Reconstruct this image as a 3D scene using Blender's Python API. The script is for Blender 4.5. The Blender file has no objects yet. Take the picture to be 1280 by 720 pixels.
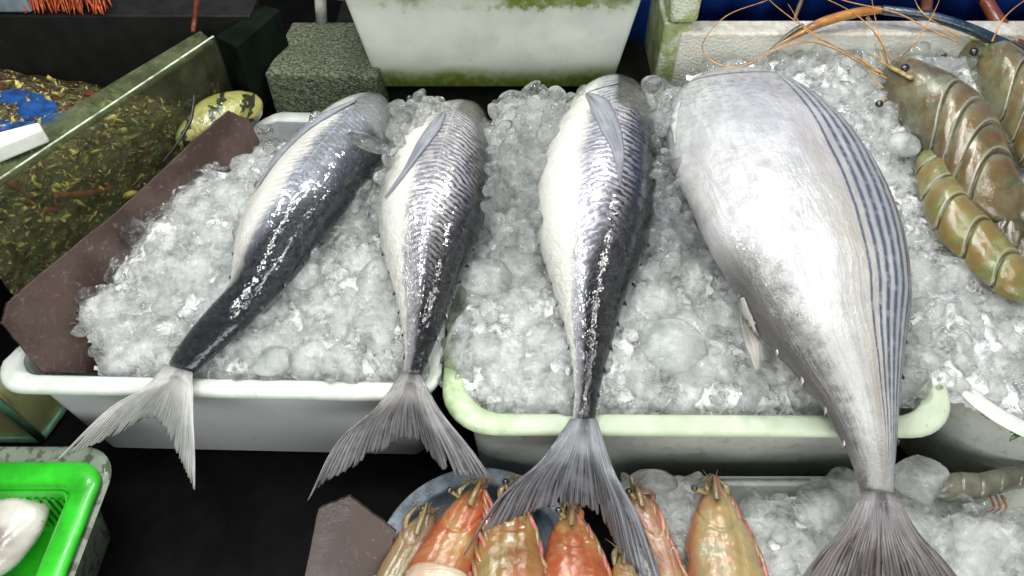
import bpy, bmesh, math, random
import numpy as np
from mathutils import Vector
from mathutils.bvhtree import BVHTree

random.seed(7); rng = np.random.default_rng(7)
sc = bpy.context.scene
COL = sc.collection

# ------------------------------------------------------------------ camera
F = 1280 * 26 / 36.0
CAM = Vector((0, -0.546, 0.65)); PITCH = math.radians(50)
SP, CP = math.sin(PITCH), math.cos(PITCH)
def ray(px, py):
    x, y = (px - 640) / F, (360 - py) / F
    return Vector((x, y * SP + CP, y * CP - SP))
def W(px, py, z=0.0):
    d = ray(px, py); t = (z - CAM.z) / d.z
    return CAM + d * t
def WY(px, py, Y):
    d = ray(px, py); t = (Y - CAM.y) / d.y
    return CAM + d * t
cam = bpy.data.cameras.new('camera'); cam.lens = 26; cam.sensor_width = 36
cam.clip_start = 0.01; cam.clip_end = 50
co = bpy.data.objects.new('camera', cam); COL.objects.link(co)
co.location = CAM; co.rotation_euler = (math.radians(90) - PITCH, 0, 0)
sc.camera = co

# ------------------------------------------------------------------ numpy noise
def _hash(ix, iy, iz, s):
    h = (ix.astype(np.int64) * 374761393 + iy.astype(np.int64) * 668265263 + iz.astype(np.int64) * 2147483647 + s * 974711) & 0xffffffff
    h = ((h ^ (h >> 13)) * 1274126177) & 0xffffffff
    h = (h ^ (h >> 16)) & 0xffff
    return h / 32767.5 - 1.0
def vn(p, s=0):
    p = np.asarray(p, float); i = np.floor(p); f = p - i; f = f * f * (3 - 2 * f)
    i = i.astype(np.int64); r = 0
    for dx in (0, 1):
        for dy in (0, 1):
            for dz in (0, 1):
                w = (f[..., 0] if dx else 1 - f[..., 0]) * (f[..., 1] if dy else 1 - f[..., 1]) * (f[..., 2] if dz else 1 - f[..., 2])
                r = r + w * _hash(i[..., 0] + dx, i[..., 1] + dy, i[..., 2] + dz, s)
    return r
def fbm(p, o=3, s=0):
    p = np.asarray(p, float); a, r = 1.0, 0
    for k in range(o):
        r = r + a * vn(p * (2 ** k) + 17.3 * k, s + k); a *= .5
    return r / 1.75

# ------------------------------------------------------------------ node helpers
class NT:
    def __init__(s, name):
        s.m = bpy.data.materials.new(name); s.m.use_nodes = True
        s.t = s.m.node_tree; s.t.nodes.clear()
        s.out = s.n('ShaderNodeOutputMaterial')
    def n(s, k, **kw):
        o = s.t.nodes.new(k)
        for a, b in kw.items(): setattr(o, a, b)
        return o
    def put(s, sock, v):
        if isinstance(v, bpy.types.NodeSocket): s.t.links.new(v, sock)
        elif v is not None:
            if sock.type == 'RGBA' and len(v) == 3: v = (*v, 1)
            sock.default_value = v
    def M(s, op, a, b=None, c=None, clamp=False):
        o = s.n('ShaderNodeMath', operation=op, use_clamp=clamp)
        s.put(o.inputs[0], a); s.put(o.inputs[1], b); s.put(o.inputs[2], c); return o.outputs[0]
    def obj(s): return s.n('ShaderNodeTexCoord').outputs['Object']
    def gen(s): return s.n('ShaderNodeTexCoord').outputs['Generated']
    def pos(s): return s.n('ShaderNodeNewGeometry').outputs['Position']
    def uv(s):
        o = s.n('ShaderNodeSeparateXYZ'); s.put(o.inputs[0], s.n('ShaderNodeTexCoord').outputs['UV']); return o.outputs[0], o.outputs[1]
    def sep(s, v):
        o = s.n('ShaderNodeSeparateXYZ'); s.put(o.inputs[0], v); return o.outputs
    def comb(s, x, y, z=0.0):
        o = s.n('ShaderNodeCombineXYZ'); s.put(o.inputs[0], x); s.put(o.inputs[1], y); s.put(o.inputs[2], z); return o.outputs[0]
    def noise(s, vec, scale, detail=3, rough=.55, dist=0.0):
        o = s.n('ShaderNodeTexNoise'); s.put(o.inputs['Vector'], vec); o.inputs['Scale'].default_value = scale
        o.inputs['Detail'].default_value = detail; o.inputs['Roughness'].default_value = rough; o.inputs['Distortion'].default_value = dist
        return o.outputs[0]
    def voro(s, vec, scale, feature='F1', rnd=1):
        o = s.n('ShaderNodeTexVoronoi', feature=feature); s.put(o.inputs['Vector'], vec); o.inputs['Scale'].default_value = scale
        return o.outputs[0]
    def rng(s, v, a, b, c=0.0, d=1.0, smooth=True):
        o = s.n('ShaderNodeMapRange', interpolation_type='SMOOTHSTEP' if smooth else 'LINEAR'); s.put(o.inputs[0], v)
        for i, x in enumerate((a, b, c, d)): s.put(o.inputs[i + 1], x)
        return o.outputs[0]
    def ramp(s, v, stops):
        o = s.n('ShaderNodeValToRGB'); s.put(o.inputs[0], v); e = o.color_ramp.elements
        while len(e) < len(stops): e.new(.5)
        for k, (p, c) in enumerate(stops):
            e[k].position = p; e[k].color = (*c, 1) if not isinstance(c, (int, float)) else (c, c, c, 1)
        return o.outputs[0]
    def mix(s, f, a, b, mode='MIX'):
        o = s.n('ShaderNodeMix', data_type='RGBA', blend_type=mode); s.put(o.inputs[0], f); s.put(o.inputs[6], a); s.put(o.inputs[7], b); return o.outputs[2]
    def bump(s, h, dist=.001, strength=1.0, normal=None):
        o = s.n('ShaderNodeBump'); s.put(o.inputs['Height'], h); o.inputs['Distance'].default_value = dist; s.put(o.inputs['Strength'], strength)
        if normal is not None: s.put(o.inputs['Normal'], normal)
        return o.outputs[0]
    def facet(s, vec, scale, amt, jitter=None):
        o = s.n('ShaderNodeTexVoronoi'); s.put(o.inputs['Vector'], vec); o.inputs['Scale'].default_value = scale
        a = s.n('ShaderNodeVectorMath', operation='SUBTRACT'); s.put(a.inputs[0], o.outputs['Color']); a.inputs[1].default_value = (.5, .5, .5)
        b = s.n('ShaderNodeVectorMath', operation='SCALE'); s.put(b.inputs[0], a.outputs[0]); b.inputs[3].default_value = amt
        c = s.n('ShaderNodeVectorMath', operation='ADD'); s.put(c.inputs[0], b.outputs[0]); s.put(c.inputs[1], s.n('ShaderNodeNewGeometry').outputs['Normal'] if jitter is None else jitter)
        d = s.n('ShaderNodeVectorMath', operation='NORMALIZE'); s.put(d.inputs[0], c.outputs[0]); return d.outputs[0]
    def bsdf(s, **kw):
        o = s.n('ShaderNodeBsdfPrincipled')
        if 'Normal' in kw and 'Coat_Normal' not in kw: kw['Coat_Normal'] = kw['Normal']
        for k, v in kw.items(): s.put(o.inputs[k.replace('_', ' ')], v)
        return o.outputs[0]
    def mixs(s, f, a, b):
        o = s.n('ShaderNodeMixShader'); s.put(o.inputs[0], f); s.put(o.inputs[1], a); s.put(o.inputs[2], b); return o.outputs[0]
    def end(s, sh):
        s.t.links.new(sh, s.out.inputs[0]); return s.m

def simple(name, col, rough=.5, nscale=40, namt=.25, bump=.0005, bscale=120, coat=0.0, metal=0.0, transl=0.0, spec=.5):
    N = NT(name); p = N.pos()
    n = N.noise(p, nscale, 4); c = N.mix(N.rng(n, .3, .7), [x * (1 - namt) for x in col], [min(1, x * (1 + namt)) for x in col])
    b = N.bump(N.noise(p, bscale, 4), bump)
    s = N.bsdf(Base_Color=c, Roughness=rough, Normal=b, Coat_Weight=coat, Coat_Roughness=.08, Metallic=metal, Specular_IOR_Level=spec)
    if transl:
        t = N.n('ShaderNodeBsdfTranslucent'); N.put(t.inputs[0], c); s = N.mixs(transl, s, t.outputs[0])
    return N.end(s)

# ------------------------------------------------------------------ object helpers
def mesh_obj(name, verts, faces, mat, parent=None, smooth=True, uvs=None):
    me = bpy.data.meshes.new(name)
    me.from_pydata([tuple(v) for v in verts], [], faces); me.update()
    if uvs is not None:
        l = me.uv_layers.new(name='UVMap')
        vi = np.empty(len(me.loops), np.int32); me.loops.foreach_get('vertex_index', vi)
        l.data.foreach_set('uv', np.asarray(uvs, np.float32)[vi].ravel())
    if smooth: me.polygons.foreach_set('use_smooth', [True] * len(me.polygons))
    o = bpy.data.objects.new(name, me); COL.objects.link(o)
    if mat: me.materials.append(mat)
    if parent: o.parent = parent
    return o
def tag(o, label, cat, group=None, kind=None):
    o['label'] = label; o['category'] = cat
    if group: o['group'] = group
    if kind: o['kind'] = kind
    return o
def empty(name, label, cat, group=None, loc=None):
    o = bpy.data.objects.new(name, None); COL.objects.link(o)
    o.empty_display_size = .02
    return tag(o, label, cat, group)
def settle(root, loc):
    """move an Empty to its thing's base while the parts keep their place"""
    root.location = loc
    for ch in root.children: ch.location = ch.location - Vector(loc)
def bevel(o, w, seg=3):
    m = o.modifiers.new('bevel', 'BEVEL'); m.width = w; m.segments = seg; m.limit_method = 'ANGLE'; return o
def prism(name, poly_top, poly_bot, mat, parent=None, bev=.0015):
    n = len(poly_top); v = list(poly_top) + list(poly_bot)
    f = [tuple(range(n)), tuple(range(2 * n - 1, n - 1, -1))] + [(i, n + i, n + (i + 1) % n, (i + 1) % n) for i in range(n)]
    o = mesh_obj(name, v, f, mat, parent, smooth=False)
    bm = bmesh.new(); bm.from_mesh(o.data); bmesh.ops.recalc_face_normals(bm, faces=bm.faces); bm.to_mesh(o.data); bm.free()
    if bev: bevel(o, bev)
    return o
def box(name, a, b, mat, parent=None, bev=.0015):
    x0, y0, z0 = a; x1, y1, z1 = b
    return prism(name, [(x0, y0, z1), (x1, y0, z1), (x1, y1, z1), (x0, y1, z1)], [(x0, y0, z0), (x1, y0, z0), (x1, y1, z0), (x0, y1, z0)], mat, parent, bev)
def catmull(P, n):
    P = np.asarray(P, float); Q = np.vstack([2 * P[0] - P[1], P, 2 * P[-1] - P[-2]])
    out = []; m = len(P) - 1
    for t in np.linspace(0, m, n):
        i = min(int(t), m - 1); u = t - i; p0, p1, p2, p3 = Q[i:i + 4]
        out.append(.5 * ((2 * p1) + (-p0 + p2) * u + (2 * p0 - 5 * p1 + 4 * p2 - p3) * u * u + (-p0 + 3 * p1 - 3 * p2 + p3) * u ** 3))
    return np.array(out)
def tube_data(pts, rad, n=40, k=10, flat=1.0):
    """tapered tube through world points; rad: list of radii"""
    C = catmull(pts, n); R = np.interp(np.linspace(0, 1, n), np.linspace(0, 1, len(rad)), rad)
    v, f, uv = [], [], []
    for i in range(n):
        d = Vector(C[min(i + 1, n - 1)] - C[max(i - 1, 0)]).normalized()
        a = d.cross(Vector((0, 0, 1)));
        if a.length < 1e-3: a = Vector((1, 0, 0))
        a.normalize(); b = a.cross(d)
        for j in range(k):
            t = 2 * math.pi * j / k; v.append(Vector(C[i]) + a * math.cos(t) * R[i] + b * math.sin(t) * R[i] * flat); uv.append((j / k, i / n))
    for i in range(n - 1):
        for j in range(k): f.append((i * k + j, i * k + (j + 1) % k, (i + 1) * k + (j + 1) % k, (i + 1) * k + j))
    f.append(tuple(range(k))[::-1]); f.append(tuple((n - 1) * k + j for j in range(k)))
    return v, f, uv
def tube(name, pts, rad, mat, parent=None, n=40, k=10, flat=1.0):
    v, f, uv = tube_data(pts, rad, n, k, flat)
    return mesh_obj(name, v, f, mat, parent, True, uv)
def merge(parts):
    V, Fc = [], []
    for v, f in parts:
        o = len(V); V += list(v); Fc += [tuple(i + o for i in q) for q in f]
    return V, Fc
_ico = {}
def ico(sub):
    if sub not in _ico:
        bm = bmesh.new(); bmesh.ops.create_icosphere(bm, subdivisions=sub, radius=1)
        _ico[sub] = (np.array([v.co[:] for v in bm.verts]), np.array([[v.index for v in f.verts] for f in bm.faces])); bm.free()
    return _ico[sub]
def rotm(r):
    q = r.normal(size=4); q /= np.linalg.norm(q); w, x, y, z = q
    return np.array([[1 - 2 * (y * y + z * z), 2 * (x * y - z * w), 2 * (x * z + y * w)], [2 * (x * y + z * w), 1 - 2 * (x * x + z * z), 2 * (y * z - x * w)], [2 * (x * z - y * w), 2 * (y * z + x * w), 1 - 2 * (x * x + y * y)]])
def inpoly(x, y, P):
    r = np.zeros(len(x), bool); n = len(P)
    for i in range(n):
        x1, y1 = P[i]; x2, y2 = P[(i + 1) % n]
        c = ((y1 > y) != (y2 > y)) & (x < (x2 - x1) * (y - y1) / (y2 - y1 + 1e-12) + x1); r ^= c
    return r
def edgedist(x, y, P):
    d = np.full(len(x), 9.0); n = len(P)
    for i in range(n):
        a = np.array(P[i]); b = np.array(P[(i + 1) % n]); ab = b - a
        t = np.clip(((x - a[0]) * ab[0] + (y - a[1]) * ab[1]) / (ab @ ab + 1e-12), 0, 1)
        d = np.minimum(d, np.hypot(x - a[0] - t * ab[0], y - a[1] - t * ab[1]))
    return d

# ------------------------------------------------------------------ materials
def mat_ice(name, clear=.46, milk_lo=.02, milk_hi=.20, rough=.03, bump=.0010, facet=.45, lines=.8, tint=(.992, 1, .996)):
    """wet ice: part straight see-through, part refracting, part cloudy, under a sharp gloss"""
    N = NT(name); p = N.pos()
    n1 = N.noise(p, 40, 3); n2 = N.noise(p, 230, 4, .6, .8)
    warp = N.n('ShaderNodeVectorMath', operation='ADD'); N.put(warp.inputs[0], p)
    nz = N.n('ShaderNodeTexNoise'); N.put(nz.inputs['Vector'], p); nz.inputs['Scale'].default_value = 120
    sc_ = N.n('ShaderNodeVectorMath', operation='SCALE'); N.put(sc_.inputs[0], nz.outputs['Color']); sc_.inputs[3].default_value = .012; N.put(warp.inputs[1], sc_.outputs[0])
    b = N.bump(n2, bump, 1.0, N.facet(warp.outputs[0], 150, facet))
    g = N.bsdf(Base_Color=tint, Roughness=rough, IOR=1.31, Transmission_Weight=1.0, Normal=b)
    tr = N.n('ShaderNodeBsdfTransparent'); N.put(tr.inputs[0], tint)
    gl = N.n('ShaderNodeBsdfGlossy'); gl.inputs['Roughness'].default_value = rough; N.put(gl.inputs['Normal'], b)
    fr = N.n('ShaderNodeFresnel'); fr.inputs[0].default_value = 1.35; N.put(fr.inputs[1], b)
    see = N.mixs(fr.outputs[0], tr.outputs[0], gl.outputs[0])
    body = N.mixs(clear, g, see)
    c = (.93, .96, .95)
    d = N.bsdf(Base_Color=c, Roughness=.10, Normal=b, Coat_Weight=1.0, Coat_Roughness=.03, IOR=1.31)
    t = N.n('ShaderNodeBsdfTranslucent'); N.put(t.inputs[0], c)
    m = N.mixs(.5, d, t.outputs[0])
    fac = N.rng(n1, .42, .66, milk_lo, milk_hi)
    rd = N.M('ABSOLUTE', N.M('SUBTRACT', N.noise(p, 110, 3, .6, 1.8), .5)); ln = N.M('MULTIPLY', N.rng(rd, .016, .004), N.rng(n1, .4, .6, .2, .9))
    fac = N.M('MAXIMUM', fac, N.M('MULTIPLY', ln, lines))
    return N.end(N.mixs(fac, body, m))
ICE = mat_ice('clear_wet_ice')
ICE_MILK = mat_ice('milky_ice', .5, .25, .6, .05, .0008, .15, .5)
ICE_CLEAR = mat_ice('glassy_ice', .35, .0, .08, .02, .0004, .10, .3)
def mat_core():
    N = NT('ice_slush'); p = N.pos()
    a = N.noise(p, 30, 3); b = N.noise(p, 150, 4, .6, .8)
    c = N.ramp(N.M('ADD', N.M('MULTIPLY', a, .6), N.M('MULTIPLY', b, .4)), [(.34, (.22, .23, .23)), (.42, (.74, .76, .76)), (.52, (.97, .98, .975))])
    nm = N.bump(b, .004, 1.0, N.facet(p, 150, .9))
    return N.end(N.bsdf(Base_Color=c, Roughness=.12, Normal=nm, Coat_Weight=.8, Coat_Roughness=.04))
SLUSH = mat_core()

def mat_plastic(name, base, green, gdef, transl=.2, rough=.3):
    """gdef(N, pos)->0..1 algae amount"""
    N = NT(name); p = N.pos()
    n = N.noise(p, 14, 5, .6); f = N.noise(p, 90, 4, .6)
    c = N.mix(N.rng(n, .35, .7), base, [x * .86 for x in base])
    sp = N.rng(N.noise(p, 60, 3, .7, 1.5), .68, .74)
    c = N.mix(N.M('MULTIPLY', sp, .55), c, [x * .35 for x in base])
    if gdef is not None:
        g = gdef(N, p, n, f); c = N.mix(g, c, N.mix(f, green, [x * .45 for x in green]))
    b = N.bump(f, .0006)
    s = N.bsdf(Base_Color=c, Roughness=N.rng(n, .3, .7, rough, rough + .25), Normal=b)
    t = N.n('ShaderNodeBsdfTranslucent'); N.put(t.inputs[0], c)
    return N.end(N.mixs(transl, s, t.outputs[0]))
WHITE_A = mat_plastic('white_tub_plastic', (.80, .83, .84), (.5, .6, .3), None)
RIM_A = mat_plastic('white_rim_plastic', (.80, .84, .80), (.45, .62, .28), lambda N, p, n, f: N.rng(n, .45, .75, 0.0, .45))
GREENISH = mat_plastic('algae_rim_plastic', (.68, .76, .62), (.30, .50, .08), lambda N, p, n, f: N.M('MULTIPLY', N.rng(N.sep(p)[0], .06, -.06, .22, .9), N.rng(N.M('ADD', N.M('MULTIPLY', n, .6), N.M('MULTIPLY', f, .4)), .3, .7, .25, 1.0)))
WHITE_B = mat_plastic('grey_green_tub_plastic', (.80, .83, .77), (.40, .45, .25), lambda N, p, n, f: N.rng(f, .5, .8, 0.0, .5))

# ------------------------------------------------------------------ loft bodies (fish, prawns)
def loft(name, st, zs, mat, parent=None, nv=260, nt=96, thick=.75, under=.6, ease=.05, ease_end=0.0, radial=None, pw=1.0, zoff=0.0, bow=0.0):
    """st: [((Lx,Ly),(Rx,Ry))] silhouettes read from the photo; zs: axis height per station"""
    L = [W(a[0], a[1], z) for (a, b), z in zip(st, zs)]; R = [W(b[0], b[1], z) for (a, b), z in zip(st, zs)]
    th = thick if hasattr(thick, '__len__') else [thick] * len(st)
    D = np.hstack([np.array(L), np.array(R), np.array(th)[:, None]])
    # resample evenly along the axis
    mid = (D[:, :3] + D[:, 3:6]) / 2; S = catmull(D, 400); m = (S[:, :3] + S[:, 3:6]) / 2
    arc = np.concatenate([[0], np.cumsum(np.linalg.norm(np.diff(m, axis=0), axis=1))]); T = arc / arc[-1]
    vs = np.linspace(0, 1, nv); S = np.stack([np.interp(vs, T, S[:, k]) for k in range(7)], 1)
    C = (S[:, :3] + S[:, 3:6]) / 2; H = (S[:, 3:6] - S[:, :3]) / 2; hl = np.linalg.norm(H, axis=1)
    e = np.ones(nv)
    if ease: q = np.clip(vs / ease, 0, 1); e *= np.sqrt(np.clip(1 - (1 - q) ** 2, 0, 1))
    if ease_end: q = np.clip((1 - vs) / ease_end, 0, 1); e *= np.sqrt(np.clip(1 - (1 - q) ** 2, 0, 1))
    th = np.linspace(0, 2 * math.pi, nt, endpoint=False)
    cx = -np.cos(th); cz = np.sin(th); cz = np.sign(cz) * np.abs(cz) ** pw
    rad = np.ones((nv, nt))
    if radial is not None: rad = radial(vs[:, None], ((1 + cx) / 2)[None, :], th[None, :])
    b = hl * S[:, 6]
    def proj(Q):
        dy = Q[:, 1] - CAM.y; dz = Q[:, 2] - CAM.z; cz_ = dy * CP - dz * SP; return np.stack([F * Q[:, 0] / cz_, F * (dy * SP + dz * CP) / cz_], -1)
    pc = proj(C); ax = np.gradient(pc, axis=0); ax /= np.linalg.norm(ax, axis=1)[:, None] + 1e-9; pp = np.stack([-ax[:, 1], ax[:, 0]], -1)
    hp = np.abs(((proj(C + H * .5) - pc) * 2 * pp).sum(1)); up_ = np.zeros_like(C); up_[:, 2] = b * (1 + under) / 2
    bp = np.abs(((proj(C + up_ * .5) - pc) * 2 * pp).sum(1)); kk = hp / np.sqrt(hp * hp + bp * bp + 1e-9)
    kk = np.convolve(np.pad(kk, 10, mode='edge'), np.ones(21) / 21, 'valid')
    H = H * kk[:, None]; b = b * kk * e
    C = C.copy(); C[:, 2] -= b * (1 - under) / 2
    X = C[:, None, :] + H[:, None, :] * (cx[None, :] * rad * e[:, None])[..., None]
    if bow:
        tg = np.gradient(C, axis=0); tg /= np.linalg.norm(tg, axis=1)[:, None]
        X = X - tg[:, None, :] * (bow * hl[:, None] * (np.abs(cz) ** 1.5)[None, :] * np.clip(vs / .2, 0, 1)[:, None])[..., None]
    X[..., 2] += b[:, None] * np.where(cz > 0, cz, cz * under)[None, :] * rad + zoff
    V = X.reshape(-1, 3); uv = np.stack([np.broadcast_to(((1 + cx) / 2)[None, :], (nv, nt)), np.broadcast_to(vs[:, None], (nv, nt))], -1).reshape(-1, 2)
    i, j = np.meshgrid(np.arange(nv - 1), np.arange(nt), indexing='ij'); j2 = (j + 1) % nt
    Fq = np.stack([i * nt + j, (i + 1) * nt + j, (i + 1) * nt + j2, i * nt + j2], -1).reshape(-1, 4).tolist()
    Fq.append(list(range(nt))); Fq.append([(nv - 1) * nt + q for q in range(nt)][::-1])
    o = mesh_obj(name, V.tolist(), Fq, mat, parent, True, uv)
    bm = bmesh.new(); bm.from_mesh(o.data); bmesh.ops.recalc_face_normals(bm, faces=bm.faces); bm.to_mesh(o.data); bm.free()
    o_data = dict(C=C, H=H, hl=hl, vs=vs, X=X)
    return o, o_data
def bvh(o):
    me = o.data; return BVHTree.FromPolygons([v.co.copy() for v in me.vertices], [tuple(p.vertices) for p in me.polygons])
def drape(tree, px, py, lift=.002, zdef=.05):
    h = tree.ray_cast(CAM, ray(px, py).normalized())
    return (h[0] + h[1] * lift) if h[0] is not None else W(px, py, zdef)

def caudal(name, parent, rootL, rootR, edgeL, trail, edgeR, zroot, ztip, mat, rays=170, m=26, jag=.07, crease=.006, seed=0):
    """forked tail: ray k runs from the peduncle to the trailing edge"""
    r = np.random.default_rng(seed)
    def arc(P, q):
        P = np.asarray(P, float); d = np.concatenate([[0], np.cumsum(np.hypot(*np.diff(P, axis=0).T))]); d /= d[-1]
        return np.stack([np.interp(q, d, P[:, 0]), np.interp(q, d, P[:, 1])], -1)
    u = np.linspace(0, 1, rays); t = np.linspace(0, 1, m)
    T = arc(catmull(trail, 80), u); Rr = np.asarray(rootL, float) + (np.asarray(rootR, float) - rootL) * u[:, None]
    j = 1 - jag * np.abs(np.repeat(r.normal(size=rays // 2 + 1), 2)[:rays]) ** 1.5 * .55
    for q in range(7):
        c = r.integers(4, rays - 4); w = r.integers(1, 3); j[c - w:c + w] -= r.uniform(.05, .2)
    j[:3] = 1; j[-3:] = 1
    j = np.clip(j, .6, 1.02)
    eL = arc(catmull([rootL] + edgeL + [trail[0]], 60), t); eR = arc(catmull([rootR] + edgeR + [trail[-1]], 60), t)
    bL = eL - (np.array(rootL) + (np.array(trail[0]) - rootL) * t[:, None]); bR = eR - (np.array(rootR) + (np.array(trail[-1]) - rootR) * t[:, None])
    V, uvs = [], []
    for a in range(rays):
        for b in range(m):
            tt = t[b] * j[a]
            P = Rr[a] + (T[a] - Rr[a]) * tt + (1 - u[a]) ** 2 * np.array([np.interp(tt, t, bL[:, 0]), np.interp(tt, t, bL[:, 1])]) + u[a] ** 2 * np.array([np.interp(tt, t, bR[:, 0]), np.interp(tt, t, bR[:, 1])])
            z = zroot + (ztip - zroot) * tt ** 1.7 - .006 * min(1, tt / .15) - .010 * max(0, 1 - tt / .10) + crease * math.cos(2 * math.pi * u[a]) * tt + .0006 * math.sin(a * 1.3) * tt + (.004 * math.exp(-((u[a] - .5) / .3) ** 2) * (1 - tt))
            V.append(W(P[0], P[1], z)); uvs.append((u[a], t[b]))
    Fq = [(a * m + b, (a + 1) * m + b, (a + 1) * m + b + 1, a * m + b + 1) for a in range(rays - 1) for b in range(m - 1)]
    o = mesh_obj(name, V, Fq, mat, parent, True, uvs)
    s = o.modifiers.new('thickness', 'SOLIDIFY'); s.thickness = .0014; s.offset = 0
    return o

def mat_fin(name, light, dark, base, tipalpha=.5, dens=70, darktip=.5):
    N = NT(name); u, v = N.uv()
    rays = N.noise(N.comb(N.M('MULTIPLY', u, dens), N.M('MULTIPLY', v, 1.2)), 1.0, 2, .6)
    fine = N.noise(N.comb(N.M('MULTIPLY', u, dens * 3), N.M('MULTIPLY', v, 5)), 1.0, 2, .6)
    blot = N.noise(N.pos(), 28, 3)
    c = N.mix(N.rng(rays, .38, .62), dark, light)
    c = N.mix(N.rng(fine, .4, .75, 0.0, .5), c, light)
    rootf = N.rng(N.M('ADD', v, N.M('MULTIPLY', blot, .4)), .80, .22)
    mid = N.rng(N.M('ABSOLUTE', N.M('SUBTRACT', u, .5)), .5, .1, .35, 1.0)
    c = N.mix(N.rng(N.noise(N.pos(), 45, 3), .48, .66, 0.0, .5), c, [min(1, x * 1.15) for x in light]); c = N.mix(N.M('MULTIPLY', rootf, mid), c, base); cen = N.M('MULTIPLY', N.rng(N.M('ABSOLUTE', N.M('SUBTRACT', u, .56)), .22, .06), N.rng(N.M('ADD', v, N.M('MULTIPLY', blot, .2)), .42, .18)); c = N.mix(N.M('MULTIPLY', cen, N.rng(rays, .3, .6, .3, .9)), c, [x * .8 for x in dark])
    b = N.bump(N.M('ADD', rays, N.M('MULTIPLY', fine, .5)), .0013)
    s = N.bsdf(Base_Color=c, Roughness=.22, Normal=b, Coat_Weight=.7, Coat_Roughness=.06)
    tl = N.n('ShaderNodeBsdfTranslucent'); N.put(tl.inputs[0], c); s = N.mixs(.25, s, tl.outputs[0])
    tr = N.n('ShaderNodeBsdfTransparent')
    a = N.M('MULTIPLY', N.rng(N.M('ADD', v, N.M('MULTIPLY', rays, .4)), .55, 1.2, 0.0, tipalpha), N.rng(fine, .35, .6))
    return N.end(N.mixs(a, s, tr.outputs[0]))

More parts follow.
